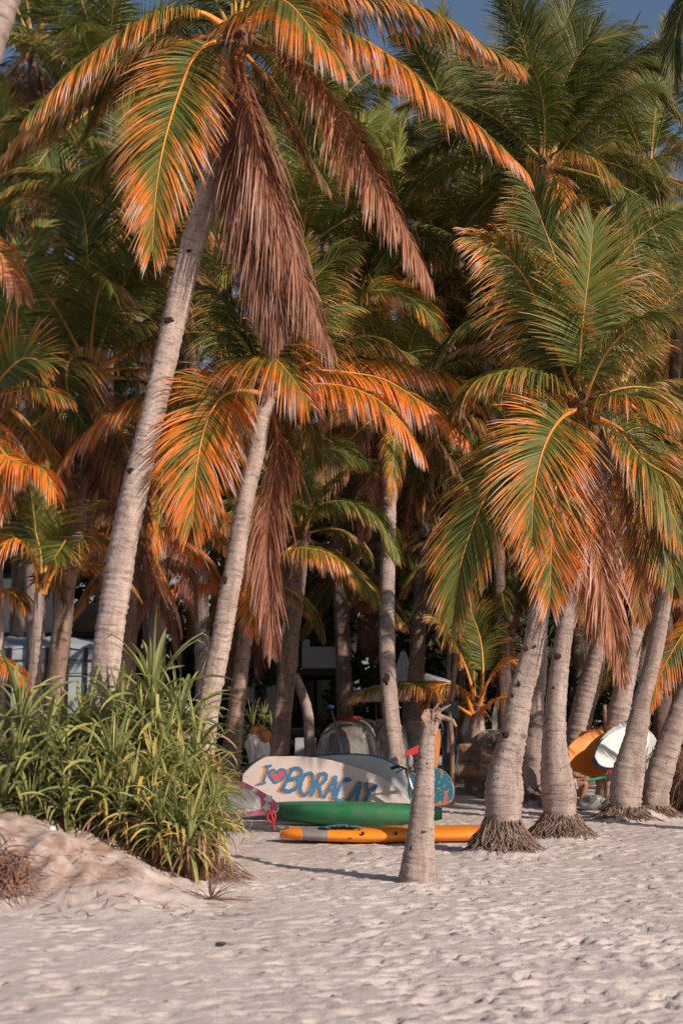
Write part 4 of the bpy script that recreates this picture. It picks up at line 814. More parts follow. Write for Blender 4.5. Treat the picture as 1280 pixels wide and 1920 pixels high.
# sack of coconuts
c = gpt(482, 20.4); v, f = box(c + [0, .05, .32], (.5, .4, .64), .1, .02); lone('stone_block', v, f, plain('dark_block', (.12, .10, .09), .9), 'dark block under the white sack', 'block'); V, Fc = blob(c + [0, 0, .86], (.165, .16, .27), 4, .12, 5, 3); V[:, 2] = np.maximum(V[:, 2], .645)
g = np.random.default_rng(1); V = V + sum(.009 * np.sin(V @ g.normal(size=3) * 26 + k)[:, None] * np.array([1, .6, .3]) for k in range(5))
lone('sack', V, Fc, plain('white_sack', (.62, .61, .60), .55, .3, .15, 10., bump=.5), 'crumpled white sack standing at the left end of the lettered board', 'sack')
for (x, y, Yq, lab) in ((478, 1375, 20.4, 'left brown coconut on top of the white sack'), (497, 1380, 20.3, 'right brown coconut on top of the white sack'), (487, 1371, 20.55, 'rear brown coconut between the two on the white sack')):
    V, Fc = blob(P(x, y, Yq), (.085, .08, .10), 2, .08, 3, x); lone('coconut', V, Fc, plain('orange_husk', (.42, .17, .05), .7), lab, 'coconut', 'coconuts in the sack')
# clear kayaks, their round ends facing the beach
def clear_mat():
    m = N('clear_plastic'); nz = m.noise(3., m.obj(), 4)
    tr = m.n('BsdfTransparent'); tr.inputs[0].default_value = (.80, .79, .77, 1)
    a = m.mixsh(m.ramp(nz, .3, .8, .16, .42), tr.outputs[0], m.bsdf((.60, .58, .56), .25, .5))
    gl = m.n('BsdfGlossy'); gl.inputs['Roughness'].default_value = .07; gl.inputs[0].default_value = (1, 1, 1, 1)
    lw = m.n('LayerWeight'); lw.inputs[0].default_value = .28
    return m.done(m.mixsh(m.math('MULTIPLY_ADD', lw.outputs['Fresnel'], .85, .03), a, gl.outputs[0]))
M_CLEAR = clear_mat()
def clear_kayak(px0, px1, pytop, pybot, Y, label, Ln=2.7, yaw=0.):
    a, b = P(px0, pybot, Y), P(px1, pybot, Y); W = (b[0] - a[0]) / 2; H = P(px0, pytop, Y)[2] - a[2]; c = np.array([(a[0] + b[0]) / 2, Y, 0]); zb = a[2]
    t = thing('clear_kayak', label, 'kayak', c, 'clear kayaks')
    n, r = 22, 28; V = []; cy, sy = math.cos(yaw), math.sin(yaw)
    for i in range(n):
        s = (i / (n - 1)) ** 1.6; k = (1 - (1 - min(1, s * 2.2 + .0)) ** 2.6) ** .5 if s < .45 else 1; k = max(k, .02)
        for j in range(r):
            th = math.pi * j / (r - 1); x = -math.copysign(abs(math.cos(th)) ** .62, math.cos(th)) * W * (.35 + .65 * k) if k > .03 else -math.cos(th) * W * .36; z = (abs(math.sin(th)) ** .62) * (H + zb) * (.5 + .5 * k)
            yy = s * Ln - .2; V.append([c[0] + x * cy - yy * sy, Y + x * sy + yy * cy, z])
    Fc = grid_faces(n, r, False).tolist() + [list(range(r))]
    part('hull', V, Fc, M_CLEAR, t)
    V = np.array(V).reshape(n, r, 3)
    for j in (0, r - 1): v, f = tube(V[:, j] + [0, 0, .015], .022, 7); part('rim', v, f, M_GREY, t)
    for i in (9, 14): v, f = tube(V[i, 2:-2], .012, 6); part('rib', v, f, M_CLEAR, t)
    v, f = box((c[0] + W * .15, Y + 1.1, zb + H * .35), (W * 1.0, .3, H * .55), .1, .04); part('seat', v, f, M_BLACK, t)
    return t
clear_kayak(578, 700, 1352, 1425, 21.3, 'clear plastic kayak with a round end, left of the notched palm trunk', yaw=-.12)
clear_kayak(708, 775, 1352, 1430, 22., 'clear plastic kayak showing between the notched trunk and the stump', yaw=.05)
clear_kayak(745, 812, 1350, 1430, 23., 'clear plastic kayak half hidden behind the broken stump', yaw=-.05)
clear_kayak(908, 1000, 1372, 1440, 23.2, 'clear plastic kayak behind the nearest big palm of the right group', yaw=.1)
V, Fc = blob(P(652, 1348, 21.5), (.20, .14, .03), 3, .4, 4, 2); lone('cloth', V, Fc, plain('dark_red_cloth', (.20, .02, .02), .8, .2, .8, 5.), 'red and black cloth thrown over the left clear kayak', 'cloth')
# pole, paddle, plank, scooter
t = thing('boat_hook', 'thin steel pole with a blue grip leaning on the lettered board', 'pole', gpt(646, 19.7))
v, f = tube([P(621, 1330, 20.3), P(646, 1430, 19.8), gpt(652, 19.6)], .016, 8); part('shaft', v, f, M_STEEL, t)
v, f = tube([P(614, 1326, 20.3), P(619, 1325, 20.28), P(625, 1327, 20.3)], .026, 8); part('grip', v, f, M_BLUE, t)
t = thing('kayak_paddle', 'red bladed paddle leaning behind the broken stump', 'paddle', gpt(752, 20.6))
V, Fc, mi, h_, n_ = slab([(758, 1418), (764, 1408), (778, 1400), (795, 1392), (815, 1386), (815, 1398), (795, 1406), (775, 1416)], P(785, 1402, 20.4), (0, -1, .3), .03, sub=3); part('blade', V, Fc, M_RED, t)
v, f = tube([P(758, 1416, 20.4), P(740, 1432, 20.5), gpt(725, 20.7)], .015, 7); part('shaft', v, f, M_STEEL, t)
board('plank', [(812, 1368), (818, 1364), (825, 1370), (826, 1390), (821, 1430), (814, 1470), (800, 1470), (792, 1440), (794, 1425), (808, 1395)], 19.6, 1470, (.1, -1, .12), .05, [plain('faded_orange_wood', (.52, .22, .07), .7, .2, .3, 6.), M_WOOD], 'orange board standing upright behind the broken stump', px0=810)
def pat():
    m = N('patterned_print'); v = m.obj(); vo = m.n('TexVoronoi'); vo.inputs['Scale'].default_value = 26.; m.l(v, vo.inputs['Vector'])
    a = m.noise(4.5, v, 3); c = m.mix(m.ramp(a, .56, .62), (.03, .15, .21), (.50, .13, .06)); c = m.mix(m.ramp(vo.outputs['Distance'], .18, .26), (.02, .05, .07), c)
    c = m.mix(m.ramp(m.noise(30., v, 2), .6, .66), c, (.30, .36, .22)); return m.done(m.bsdf(c, .4, .4))
board('bodyboard', [(790, 1440), (815, 1439), (832, 1445), (845, 1460), (851, 1480), (848, 1500), (838, 1508), (815, 1513), (780, 1514), (765, 1490), (770, 1455)], 18.9, 1512, (-.15, -1, .25), .06, [pat(), M_PURP], 'teal and orange patterned board with a purple edge behind the broken stump', 'bodyboard', px0=810)
sc0 = gpt(785, 18.55); t = thing('scooter', 'scooter whose chrome stem and black handlebar stick up by the lettered board', 'scooter', sc0)
v, f = tube([P(761, 1444, 18.45), P(776, 1492, 18.5), P(789, 1535, 18.55)], [.022, .024, .026], 10); part('stem', v, f, M_STEEL, t)
v, f = tube([P(736, 1440, 18.5), P(748, 1437, 18.45), P(765, 1444, 18.45), P(790, 1450, 18.5)], .013, 8); part('handlebar', v, f, M_BLACK, t)
v, f = tube([P(733, 1441, 18.5), P(748, 1437, 18.46)], .022, 8); part('grip', v, f, M_BLACK, t)
v, f = tube([P(778, 1447, 18.47), P(794, 1451, 18.5)], .022, 8); part('grip', v, f, M_BLACK, t)
v, f = tube([P(757, 1442, 18.43), P(748, 1446, 18.4), P(743, 1450, 18.4)], .009, 6); part('brake_lever', v, f, M_BLACK, t)
v, f = tube([P(768, 1443, 18.45), P(770, 1434, 18.45), P(767, 1428, 18.45)], .008, 6); part('mirror_stalk', v, f, M_BLACK, t)
v, f = blob(P(768, 1427, 18.45), (.045, .02, .085), 2, .03); part('mirror', v, f, M_GREY, t)
v, f = box(sc0 + [-.38, .1, .12], (.8, .14, .04), -.2, .012); part('deck', v, f, M_BLACK, t)
def wheel(c, r, parent):
    th = np.linspace(0, 6.283, 25); V, Fc = tube(np.stack([c[0] + r * np.cos(th), c[1] + 0 * th, c[2] + r * np.sin(th)], 1), .028, 8, False); o = part('wheel', V, Fc, M_BLACK, parent)
    v, f = tube([c + [0, -.02, 0], c + [0, .02, 0]], r * .6, 16); part('hub', v, f, M_STEEL, o)
wheel(sc0 + [.06, 0, .13], .10, t); wheel(sc0 + [-.82, .18, .13], .10, t)
# post with boxes, ropes, log pile
t = thing('wooden_post', 'thin crooked wooden post with cords, right of the broken stump', 'post', gpt(848, 22.))
v, f = tube(catmull([P(856, 1225, 22.), P(848, 1290, 22.), P(843, 1340, 22.), P(847, 1400, 22.), gpt(848, 22., -.05)], 26)[0], R(9, 22), 9); part('pole', v, f, M_WOOD, t)
for xs_ in ((826, 830, 827, 831, 829, 833), (851, 855, 852, 858, 856, 860)):
    v, f = tube(catmull([P(x, 1350 + 20 * i, 21.8) for i, x in enumerate(xs_)], 40)[0], .012, 5); part('cord', v, f, M_ROPEB, t)
M_DKB = plain('dark_blue_box', (.045, .07, .10), .5)
for x, y, w_, h_, rr, lab in ((836, 1325, 11, 20, .1, 'smaller dark blue box hanging on the thin wooden post'), (852, 1331, 14, 31, -.12, 'larger dark blue box hanging on the thin wooden post')):
    V, Fc = box(P(x, y, 21.75), (w_ * 21.75 / F, .1, h_ * 21.75 / F), 0, .012, 0, rr); lone('hanging_box', V, Fc, M_DKB, lab, 'box', 'boxes hanging on the post')
for i, (x, y, r_, yy) in enumerate(((888, 1428, .13, 24.), (893, 1410, .12, 24.15), (884, 1447, .14, 23.8))):
    c = P(x, y, yy); v, f = tube(catmull([c + [-.34, 0, 0], c + [-.1, .03, .02], c + [.15, 0, -.01], c + [.36, .05, 0]], 14)[0], r_ * np.r_[.6, np.ones(12), .6] , 12); lone('log', v, f, M_WOOD, ('middle log of the brown pile beside the orange-stalked young palm', 'topmost log of the brown pile beside the orange-stalked young palm', 'lowest log of the brown pile beside the orange-stalked young palm')[i], 'log', 'logs in the brown pile')
palm('stocky young palm with thick orange leaf stalks, left of the nearest big trunk', 24.6, [(893, 1345, 26), (893, 1380, 34), (893, 1430, 40)], (893, 1330), n=5, L=1.6, seed=90, orange=.4, bright=.42, az=(20, 160), hi=3, cr=.14, name='young_palm', heroes=[
    dict(p=[(893, 1340, 0), (905, 1300, -.2), (920, 1270, -.3), (945, 1245, -.4), (985, 1235, -.4)], o=.9, leaf=.5, droop=.9, petiole=.5, base_r=.045),
    dict(p=[(893, 1345, 0), (912, 1325, -.3), (935, 1310, -.5), (965, 1305, -.6)], o=1., leaf=.4, droop=.9, petiole=.55, base_r=.045),
    dict(p=[(891, 1340, 0), (884, 1290, -.1), (868, 1240, -.1), (840, 1190, -.2), (815, 1160, -.2)], o=.5, leaf=.55, droop=.8, petiole=.45, base_r=.04),
    dict(p=[(888, 1345, 0), (870, 1300, -.3), (845, 1283, -.5), (815, 1290, -.6), (795, 1320, -.7)], o=.8, leaf=.42, droop=1., petiole=.3, base_r=.04),
    dict(p=[(896, 1340, 0), (905, 1270, .1), (900, 1200, .2), (880, 1140, .2)], o=.4, leaf=.55, droop=.5, petiole=.4, ref=CAMREF, base_r=.04),
    dict(p=[(889, 1345, 0), (800, 1290, -.8), (740, 1282, -1.), (690, 1292, -1.1), (655, 1310, -1.2)], o=.6, leaf=.4, droop=1.5, petiole=.2)])
# leaning boards behind the right palms
board('paddle_board', [(1052, 1425), (1068, 1396), (1096, 1375), (1130, 1363), (1152, 1360), (1165, 1375), (1150, 1420), (1135, 1452), (1105, 1457), (1072, 1455)], 22.3, 1457, (.2, -1, .35), .10, [M_ORANGE, M_TEAL], 'orange board leaning on its side at the left of the white boards', px0=1110)
board('paddle_board', [(1112, 1425), (1117, 1398), (1140, 1370), (1165, 1354), (1185, 1349), (1200, 1356), (1195, 1400), (1170, 1435), (1130, 1442)], 22.1, 1445, (.2, -1, .35), .09, [M_PALE, M_BLUE], 'pale board with a blue edge between the orange board and the front white board', px0=1150)
board('paddle_board', [(1114, 1420), (1121, 1398), (1143, 1375), (1175, 1362), (1205, 1362), (1218, 1375), (1212, 1405), (1185, 1428), (1150, 1440), (1125, 1436)], 21.85, 1440, (.2, -1, .35), .09, [M_WHITE, M_BLUE], 'front white board with a blue edge leaning behind the right palms', px0=1160)
board('paddle_board', [(1200, 1380), (1205, 1366), (1218, 1370), (1232, 1390), (1236, 1415), (1220, 1440), (1200, 1440)], 22.2, 1440, (.1, -1, .3), .09, [M_PALE, M_GREY], 'grey white board tip showing between the two rightmost trunks', px0=1215)
v, f = tube([P(1045, 1450, 21.6), P(1100, 1466, 21.3), P(1140, 1455, 21.4)], .022, 7); lone('green_pole', v, f, plain('green_pole', (.02, .22, .12), .5), 'green pole lying low under the orange board', 'pole')
V, Fc, s_, r_ = hull(gpt(1085, 23.2), gpt(1190, 23.5), .6, .8, .1, .5, top=.9, zlift=.35); lone('red_kayak', V, Fc, M_RED, 'red kayak end showing behind the orange board', 'kayak')
V, Fc = blob(gpt(1108, 20.9, .10), (.19, .16, .12), 3, .3, 4, 6); lone('plastic_bag', V, Fc, plain('grey_plastic', (.30, .31, .32), .25, .5, .3, 12.), 'crumpled grey plastic bag on the sand beside the sitting person', 'bag')
v, f = tube([P(1133, 1322, 22.6), P(1134, 1360, 22.6), gpt(1135, 22.7)], .03, 8); lone('wooden_stake', v, f, M_WOOD, 'short wooden stake standing behind the orange board', 'stake')
v, f = tube([P(1222, 1299, 19.6), P(1250, 1300, 19.7), P(1272, 1302, 19.8), P(1400, 1306, 20)], .03, 8); lone('wooden_beam', v, f, M_WOOD, 'wooden beam fixed level between the two rightmost palms', 'beam')
V, Fc = strands(None, 1500, ((4.55, 5.9), (19.8, 21.6), (.1, .95)), None, 77, (.2, .7), .75, .006); o = lone('dry_brush', V, Fc, M_DRY, 'heap of dry brown fronds at the right edge', 'brush'); o['kind'] = 'stuff'
V, Fc = strands(None, 110, ((3.95, 4.25), (20.6, 21.0), (.1, .5)), None, 78, (.15, .4), .75, .006); o = lone('dry_brush', V, Fc, M_DRY, 'small heap of dry brown fronds at the foot of the white boards', 'brush'); o['kind'] = 'stuff'
# ================================================================ people
M_SKIN = plain('skin', (.40, .20, .13), .55, .35, .08, 5.); M_HAIR = plain('black_hair', (.012, .010, .010), .5, .4, .2, 30.)
def skin(name, verts, edges, rad, mat, parent, sub=2):
    me = bpy.data.meshes.new(name); me.from_pydata([tuple(map(float, v)) for v in verts], edges, []); ob = link(bpy.data.objects.new(name + '_rig', me))
    ob.modifiers.new('s', 'SKIN'); sl = me.skin_vertices[0].data
    for i, r in enumerate(rad): sl[i].radius = (r, r) if not isinstance(r, tuple) else r; sl[i].use_root = i == 0
    m = ob.modifiers.new('u', 'SUBSURF'); m.levels = sub; m.render_levels = sub
    dg = bpy.context.evaluated_depsgraph_get(); m2 = bpy.data.meshes.new_from_object(ob.evaluated_get(dg)); V = np.array([v.co[:] for v in m2.vertices]); Fc = [list(p.vertices) for p in m2.polygons]
    bpy.data.objects.remove(ob); return part(name, V, Fc, mat, parent)
def person(label, J, parent_loc, top, bottom, hairlong=False, mask=False):
    """J: joint name -> world point. One body skin plus shirt, shorts and hair"""
    t = thing('person', label, 'person', parent_loc)
    fw = J['face'] / np.linalg.norm(J['face'])
    names = ['pelvis', 'waist', 'chest', 'neck', 'chin', 'head', 'crown', 'shl', 'ell', 'wrl', 'hal', 'shr', 'elr', 'wrr', 'har', 'hpl', 'knl', 'anl', 'tol', 'hpr', 'knr', 'anr', 'tor']
    r = dict(pelvis=.12, waist=.11, chest=.13, neck=.055, chin=.062, head=.085, crown=.072, shl=.06, ell=.042, wrl=.03, hal=.035, shr=.06, elr=.042, wrr=.03, har=.035, hpl=.09, knl=.058, anl=.038, tol=.03, hpr=.09, knr=.058, anr=.038, tor=.03)
    J = dict(J); up = (J['head'] - J['neck']); up = up / np.linalg.norm(up); J['chin'] = J['neck'] + up * .07 + fw * .02; J['crown'] = J['head'] + up * .07
    E = [(0, 1), (1, 2), (2, 3), (3, 4), (4, 5), (5, 6), (2, 7), (7, 8), (8, 9), (9, 10), (2, 11), (11, 12), (12, 13), (13, 14), (0, 15), (15, 16), (16, 17), (17, 18), (0, 19), (19, 20), (20, 21), (21, 22)]
    b = skin('body', [J[k] for k in names], E, [r[k] for k in names], M_SKIN, t)
    v1 = blob(J['head'] + fw * .092 - up * .005, (.016, .016, .024), 1, 0); sidev = np.cross(fw, up)
    ears = [blob(J['head'] + sidev * s * .085, (.015, .02, .03), 1, 0) for s in (-1, 1)]; part('ears_and_nose', *join(v1, *ears), M_SKIN, b)
    eyes = [blob(J['head'] + sidev * s * .032 + fw * .08 + up * .012, (.011, .011, .008), 1, 0) for s in (-1, 1)]; part('eyes', *join(*eyes), M_HAIR, b)
    for hnd, wr in (('hal', 'wrl'), ('har', 'wrr')):
        d = J[hnd] - J[wr]; d = d / np.linalg.norm(d); sv = np.cross(d, fw + .01); sv = sv / np.linalg.norm(sv); fs = []
        for k, o in enumerate((-.03, -.01, .01, .03)): st = J[hnd] + sv * o; fs.append(tube([st, st + d * .05, st + d * (.08 - .01 * abs(k - 1.5)) + fw * .02], [.010, .009, .006], 6))
        fs.append(tube([J[wr] + d * .03 + sv * .02, J[hnd] + sv * .05 + fw * .01, J[hnd] + sv * .055 + d * .03], [.012, .011, .008], 6)); part('fingers', *join(*fs), M_SKIN, b)
    V, Fc = blob(J['head'] + up * .045 - fw * .022, (.098, .098, .085), 3, .05, 6, 3); part('hair', V, Fc, M_HAIR, t)
    if mask: V, Fc = blob(J['head'] - up * .05 + fw * .045, (.06, .055, .05), 2, .02); part('face_mask', V, Fc, M_BLACK, t)
    L = lambda a, b_, f: J[a] + (J[b_] - J[a]) * f
    sv = [J['pelvis'], J['waist'], J['chest'], L('chest', 'neck', .7), J['shl'], L('shl', 'ell', .75), J['shr'], L('shr', 'elr', .75)]
    skin('shirt', sv, [(0, 1), (1, 2), (2, 3), (2, 4), (4, 5), (2, 6), (6, 7)], [.135, .13, .15, .07, .075, .065, .075, .065], top, t)
    skin('shorts', [J['pelvis'] + [0, 0, .03], J['hpl'], L('hpl', 'knl', .75), J['hpr'], L('hpr', 'knr', .75)], [(0, 1), (1, 2), (0, 3), (3, 4)], [.145, .105, .09, .105, .09], bottom, t)
    return t
A3 = lambda *v: np.array(v, float)
def standing(c, h, face):
    f = A3(math.cos(face), math.sin(face), 0); s = A3(-f[1], f[0], 0); z = A3(0, 0, 1); k = h / 1.72
    j = lambda a, b_, d: c + (f * a + s * b_ + z * d) * k
    return dict(face=f, pelvis=j(0, 0, .92), waist=j(0, 0, 1.08), chest=j(.01, 0, 1.28), neck=j(.02, 0, 1.47), head=j(.05, 0, 1.61), shl=j(0, .19, 1.40), ell=j(-.02, .24, 1.12), wrl=j(.12, .22, .93), hal=j(.16, .2, .87), shr=j(0, -.19, 1.40), elr=j(-.02, -.24, 1.12), wrr=j(.12, -.22, .93), har=j(.16, -.2, .87),
                hpl=j(0, .1, .86), knl=j(.03, .11, .48), anl=j(-.02, .11, .07), tol=j(.14, .12, .03), hpr=j(0, -.1, .86), knr=j(.05, -.11, .48), anr=j(.02, -.11, .07), tor=j(.17, -.12, .03))
def sitting(c, face, seat=.22):
    f = A3(math.cos(face), math.sin(face), 0); s = A3(-f[1], f[0], 0); z = A3(0, 0, 1); j = lambda a, b_, d: c + f * a + s * b_ + z * (d + seat)
    return dict(face=f, pelvis=j(0, 0, .08), waist=j(-.02, 0, .24), chest=j(-.03, 0, .43), neck=j(.0, 0, .60), head=j(.02, 0, .73), shl=j(-.04, .19, .55), ell=j(.06, .23, .30), wrl=j(.33, .16, .26), hal=j(.39, .14, .24), shr=j(-.04, -.19, .55), elr=j(.06, -.23, .30), wrr=j(.33, -.16, .26), har=j(.39, -.14, .24),
                hpl=j(.04, .1, .07), knl=j(.42, .13, .20), anl=j(.36, .12, -seat + .08), tol=j(.50, .13, -seat + .035), hpr=j(.04, -.1, .07), knr=j(.43, -.13, .17), anr=j(.34, -.12, -seat + .08), tor=j(.47, -.13, -seat + .035))
M_SHIRTB = plain('pale_blue_shirt', (.42, .48, .56), .8, .2, .15, 12.); M_SHORTW = plain('white_shorts', (.6, .6, .58), .8); M_DARKC = plain('dark_cloth', (.03, .03, .035), .85)
c = gpt(482, 32.); person('person in a pale blue shirt with a dark face mask by the pale columns', standing(c, 1.73, -.35), c, M_SHIRTB, M_DARKC, mask=True)
c = gpt(1044, 21.3); person('person sitting low behind the trunk with the hole, one bare leg showing', sitting(c, -.15), c, M_DARKC, M_SHORTW)
V, Fc = box(c + [-.04, .02, .09], (.42, .34, .17), .1, .02); lone('crate', V, Fc, M_WOOD, 'low wooden crate the sitting person uses as a seat', 'crate')
c = gpt(953, 24.); person('person in dark clothes sitting behind the nearest big trunk, only black hair showing', sitting(c, 1.7, .34), c, M_DARKC, M_DARKC)
V, Fc = box(c + [0, -.02, .15], (.44, .36, .29), 0, .02); lone('crate', V, Fc, M_WOOD, 'wooden crate hidden behind the nearest big trunk, used as a seat', 'crate')
# ================================================================ buildings behind the grove
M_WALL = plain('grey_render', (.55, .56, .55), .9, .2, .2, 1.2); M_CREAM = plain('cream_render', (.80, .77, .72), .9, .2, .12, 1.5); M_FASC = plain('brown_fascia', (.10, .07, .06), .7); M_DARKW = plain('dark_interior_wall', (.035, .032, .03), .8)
def glass(name, col):
    m = N(name); return m.done(m.bsdf(col, .12, .6))
M_GLASS = glass('dark_glass', (.02, .024, .026)); M_FROST = plain('frosted_glass', (.45, .50, .49), .3, .5, .2, 2.)
def rect(px0, px1, py0, py1, Y, dep):
    a, b = P(px0, py0, Y), P(px1, py1, Y); return np.array([(a[0] + b[0]) / 2, Y + dep / 2, (a[2] + b[2]) / 2]), (abs(b[0] - a[0]), dep, abs(a[2] - b[2]))
Yb = 33.5; bt = thing('beach_house', 'pale two-storey beach house with a glass balcony behind the palms', 'building', gpt(530, Yb))
def bp(name, px0, px1, py0, py1, Y, dep, mat, bev=.01, parent=None): return part(name, *box(*rect(px0, px1, py0, py1, Y, dep), 0, bev), mat, parent or bt, smooth_=False)
bp('floor_slab', 395, 662, 1254, 1266, Yb - 1.2, 5.2, M_FASC)
bp('parapet', 566, 640, 1213, 1253.5, Yb - 1.1, .2, M_CREAM)
bp('parapet', 640.5, 662, 1213, 1253.5, Yb - .7, 3., M_CREAM)
for i in range(6): bp('railing_panel', 424 + i * 23, 445 + i * 23, 1222, 1252, Yb - 1.1, .03, M_FROST, .004)
for i in range(7): bp('railing_post', 422 + i * 23 - .2, 423.8 + i * 23, 1218, 1253.5, Yb - 1.12, .05, M_FASC, .003)
bp('handrail', 420, 564, 1216.5, 1219.5, Yb - 1.14, .08, M_FASC, .003)
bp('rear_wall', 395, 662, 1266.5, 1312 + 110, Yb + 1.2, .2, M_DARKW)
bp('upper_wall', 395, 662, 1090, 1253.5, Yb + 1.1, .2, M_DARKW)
bp('roof', 385, 672, 1080, 1089, Yb + .6, 3., M_FASC)
for x0, x1, m in ((452, 475, M_CREAM), (500, 521, M_CREAM), (406, 416, M_CREAM)): bp('column', x0, x1, 1266.5, 1438, Yb - .6, .3, m)
bp('curtain', 478, 499, 1270, 1436, Yb + .4, .08, plain('beige_curtain', (.5, .44, .4), .9, .1, .3, 2.))
for i in range(4):
    w_ = bp('window', 530 + i * 31, 559 + i * 31, 1272, 1432, Yb + 1.05, .08, M_FASC, .004); bp('pane', 532 + i * 31, 557 + i * 31, 1275, 1429, Yb + 1.03, .02, M_GLASS, .002, w_)
for i in range(5):
    w_ = bp('window', 425 + i * 46, 465 + i * 46, 1130, 1250, Yb + .95, .08, M_FASC, .004); bp('pane', 428 + i * 46, 462 + i * 46, 1133, 1248, Yb + .93, .02, M_GLASS, .002, w_)
bp('wall_lamp', 566, 580, 1199, 1212, Yb - 1., .2, M_WHITE)
b2 = thing('grey_building', 'grey rendered building at the left edge behind the small palm', 'building', gpt(20, 31.))
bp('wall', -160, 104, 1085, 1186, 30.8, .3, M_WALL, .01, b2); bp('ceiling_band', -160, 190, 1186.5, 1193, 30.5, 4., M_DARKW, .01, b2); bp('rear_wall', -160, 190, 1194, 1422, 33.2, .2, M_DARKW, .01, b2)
bp('side_wall', 104.5, 190, 1130, 1186, 31.4, .2, plain('brown_wall', (.22, .155, .13), .9), .01, b2)
for i in range(5):
    w_ = bp('window', 18 + i * 26, 42 + i * 26, 1195, 1225, 32.9, .1, M_FASC, .004, b2); bp('pane', 20 + i * 26, 40 + i * 26, 1197, 1223, 32.88, .02, M_FROST, .002, w_)
# tarpaulin shelter
tp = thing('tarpaulin_shelter', 'pale blue tarpaulin shelter with a rounded roof behind the left bush', 'shelter', gpt(60, 25.))
M_TARP = plain('blue_grey_tarpaulin', (.36, .42, .48), .6, .3, .25, 1.5); M_TARPD = plain('lower_tarpaulin', (.19, .225, .275), .6, .3, .25, 1.5)
a, b = P(-130, 1216, 25.), P(196, 1216, 25.); V = []; n = 30
for i in range(n):
    s = i / (n - 1); x = a[0] + (b[0] - a[0]) * s
    for k, (dy, dz) in enumerate(((0, 0), (.02, .03), (.5, .16), (1.4, .24), (2.4, .16), (2.9, .0))): V.append([x, 25 + dy, a[2] + dz * (1 - abs(2 * s - 1) ** 4) * 1.1 + .012 * math.sin(i * 1.7 + k)])
part('roof', V, grid_faces(n, 6, False), M_TARP, tp)
for i in range(9):
    bp('side_sheet', -128 + i * 36, -94 + i * 36, 1217, 1442, 25.02 + .02 * (i % 2), .03, M_TARP if i % 3 else M_TARPD, .004, tp); bp('post', -94.5 + i * 36, -92.5 + i * 36, 1214, 1442, 25., .04, M_BLACK, .004, tp)
bp('cord', -130, 196, 1237, 1239, 24.98, .02, M_BLACK, .003, tp); bp('cord', -130, 196, 1262, 1263.6, 24.97, .02, M_BLACK, .003, tp)
# white parasols and canvas
def parasol(px, py, Y, r, label):
    c = P(px, py, Y); t = thing('parasol', label, 'parasol', [c[0], Y, 0]); V = [c]; n = 8
    for k in range(n): a_ = k / n * 6.283 + .3; V.append(c + [math.cos(a_) * r, math.sin(a_) * r, -.3 * r])
    for k in range(n): a_ = k / n * 6.283 + .3; V.append(c + [math.cos(a_) * r, math.sin(a_) * r, -.3 * r - .12])
    part('canopy', V, [[0, k + 1, (k + 1) % n + 1] for k in range(n)] + [[k + 1, k + 1 + n, (k + 1) % n + 1 + n, (k + 1) % n + 1] for k in range(n)], M_WHITE, t, smooth_=False)
    v, f = tube([c, [c[0], Y, 0]], .025, 8); part('pole', v, f, M_WOOD, t)
parasol(705, 1284, 29., .75, 'open white parasol peak left of the notched palm trunk'); parasol(800, 1262, 30., .8, 'open white parasol seen just right of the dark straight trunk')
c = P(756, 1222, 28.); t = thing('closed_parasol', 'tall pleated white parasol folded shut between the notched and the dark trunk', 'parasol', [c[0], 28, 0])
th = np.linspace(0, 6.283, 40, endpoint=False); V = []
for s in np.linspace(0, 1, 8):
    r_ = (.03 + .17 * s ** .7) * (1 + .28 * np.cos(th * 8)); V.append(np.stack([c[0] + r_ * np.cos(th), 28 + r_ * np.sin(th), c[2] - .95 * s + 0 * th], 1))
part('folded_canopy', np.vstack(V), grid_faces(8, 40), M_WHITE, t); v, f = tube([c + [0, 0, .05], [c[0], 28, 0]], .03, 8); part('pole', v, f, M_WOOD, t)
board('surfboard', [(868, 1395), (866, 1360), (872, 1335), (880, 1328), (886, 1340), (888, 1370), (886, 1400), (882, 1440), (870, 1440)], 26.5, 1440, (0, -1, .12), .07, [M_WHITE, M_WHITE], 'white surfboard standing upright left of the orange-stalked young palm', 'surfboard')
board('surfboard', [(925, 1400), (922, 1350), (930, 1310), (940, 1290), (950, 1310), (955, 1350), (952, 1440), (928, 1440)], 26.8, 1440, (0, -1, .12), .07, [M_WHITE, M_WHITE], 'white surfboard standing upright right of the orange-stalked young palm', 'surfboard')
bx_, by_ = rect(552, 592, 1384, 1425, 23.6, .4); V, Fc = box(bx_, by_, 0, .02); lone('white_bin', V, Fc, M_PALE, 'pale box behind the lettered board, right of the forked palm', 'box')
V, Fc = box(*rect(540, 600, 1366, 1383, 24.2, .5), 0, .02); lone('dark_crate', V, Fc, M_BLACK, 'dark crate on a low wall behind the lettered board', 'crate')
V, Fc = blob(P(686, 1140, 30.), (.16, .12, .12), 3, .3, 3, 4); lone('red_cloth', V, Fc, plain('red_cloth', (.42, .09, .06), .8), 'red cloth hanging left of the notched palm trunk', 'cloth')
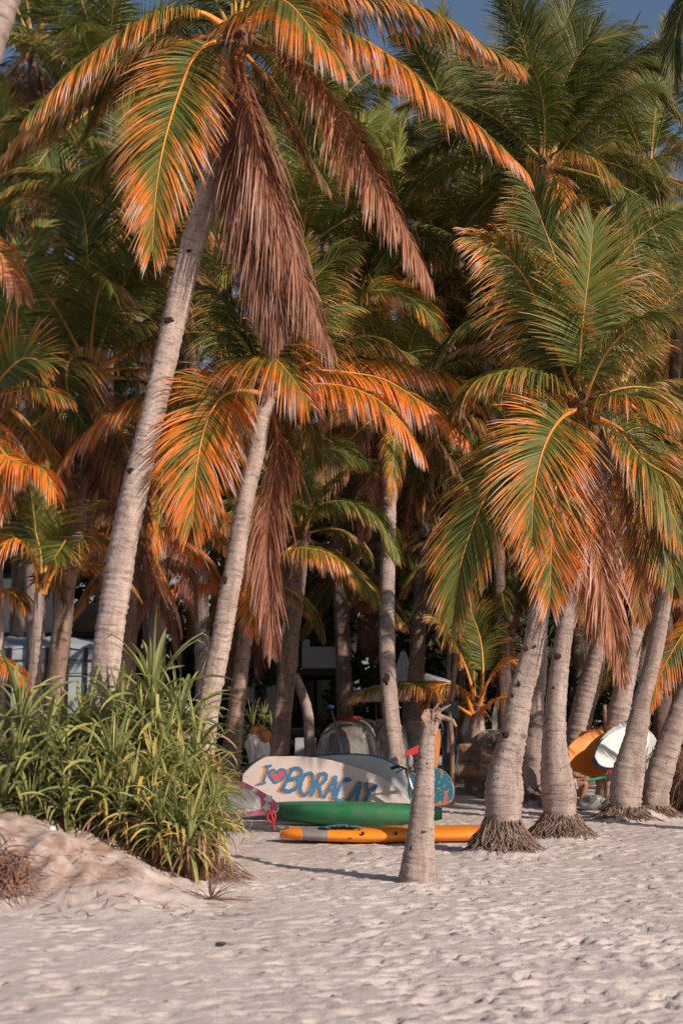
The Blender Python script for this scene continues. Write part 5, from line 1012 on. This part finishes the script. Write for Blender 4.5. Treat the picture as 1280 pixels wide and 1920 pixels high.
# ================================================================ broad-leaved shrubs and trees
def leaf_cloud(lobes, n, size, seed):
    g = np.random.default_rng(seed); w_ = np.array([l[3] ** 2 for l in lobes]); pick = g.choice(len(lobes), n, p=w_ / w_.sum())
    d = norm(g.normal(size=(n, 3))); r = g.uniform(.45, 1.05, n) ** .6; L = np.array([l[:3] for l in lobes])[pick]; rad = np.array([l[3] for l in lobes])[pick]
    c = L + d * (rad * r)[:, None] * np.array([1, 1, .8]); nrm = norm(d + g.normal(size=(n, 3)) * .8 + [0, 0, .3]); a = norm(np.cross(nrm, g.normal(size=(n, 3)))); b = np.cross(nrm, a); s = size * g.uniform(.6, 1.3, n)[:, None]
    V = np.stack([c - a * s, c + b * s * .42 + nrm * s * .12, c + a * s, c - b * s * .42 + nrm * s * .12], 1).reshape(-1, 3); C = np.ones((n, 4, 4)); C[:, :, 0] = [0, .5, 1, .5]; C[:, :, 1] = g.uniform(size=n)[:, None]
    V[:, 2] = np.maximum(V[:, 2], .02)
    return V, np.arange(n * 4).reshape(-1, 4), C.reshape(-1, 4)
def tree(name, label, cat, x, Y, h, spread, n, size, seed, group=None, low=.25):
    g = np.random.default_rng(seed); base = np.array([x, Y, 0.]); t = thing(name, label, cat, base, group)
    lobes = [(x + g.normal() * spread * .42, Y + g.normal() * spread * .3, h * g.uniform(low, .92), spread * g.uniform(.28, .5)) for k in range(15)]
    V, Fc, C = leaf_cloud(lobes, n, size, seed); o = part('crown', V, Fc, M_BROAD, t, smooth_=False, col=C); o['kind'] = 'stuff'; o.color = (.15, 0, .5, 1)
    ps = [tube(catmull([base + [0, 0, -.05], base + [g.normal() * .1, 0, h * .3], base + [g.normal() * .3, 0, h * .6]], 12)[0], np.linspace(.035, .015, 12) * h, 9)]
    for l in lobes[:7]: ps.append(tube([base + [0, 0, h * .35], (base + np.array(l[:3])) / 2 + [0, 0, h * .2], l[:3]], [.014 * h, .01 * h, .004 * h], 6))
    part('trunk', *join(*ps), M_WOOD, t)
g = random.Random(9)
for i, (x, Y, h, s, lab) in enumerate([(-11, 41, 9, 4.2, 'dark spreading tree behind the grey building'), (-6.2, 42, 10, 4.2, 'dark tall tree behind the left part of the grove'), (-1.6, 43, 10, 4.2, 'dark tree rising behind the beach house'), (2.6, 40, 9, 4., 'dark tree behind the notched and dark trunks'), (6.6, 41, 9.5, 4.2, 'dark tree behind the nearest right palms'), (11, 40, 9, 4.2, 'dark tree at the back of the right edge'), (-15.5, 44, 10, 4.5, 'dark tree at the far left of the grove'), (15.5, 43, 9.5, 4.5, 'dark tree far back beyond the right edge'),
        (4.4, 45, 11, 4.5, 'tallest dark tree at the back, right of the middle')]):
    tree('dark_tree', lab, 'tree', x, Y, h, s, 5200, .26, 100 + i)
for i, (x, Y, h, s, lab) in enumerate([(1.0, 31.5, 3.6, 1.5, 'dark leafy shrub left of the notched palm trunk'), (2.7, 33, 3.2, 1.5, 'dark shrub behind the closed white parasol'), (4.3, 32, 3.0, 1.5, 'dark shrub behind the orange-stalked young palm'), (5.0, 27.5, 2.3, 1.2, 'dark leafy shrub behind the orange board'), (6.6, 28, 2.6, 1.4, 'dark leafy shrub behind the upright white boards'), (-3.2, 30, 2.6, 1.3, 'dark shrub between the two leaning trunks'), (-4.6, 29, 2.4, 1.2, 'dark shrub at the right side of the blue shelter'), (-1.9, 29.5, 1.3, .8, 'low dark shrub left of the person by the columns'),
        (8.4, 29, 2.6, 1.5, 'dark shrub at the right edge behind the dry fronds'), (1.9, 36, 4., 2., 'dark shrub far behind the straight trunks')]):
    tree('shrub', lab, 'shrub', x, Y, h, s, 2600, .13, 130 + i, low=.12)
bush('dark spiky plant in front of the person by the columns', [(474, 1375, 27., .55), (495, 1370, 27.1, .6), (510, 1380, 26.8, .5)], 9, green=1., yellow=.02, name='spiky_plant', singles=60, nl=26)
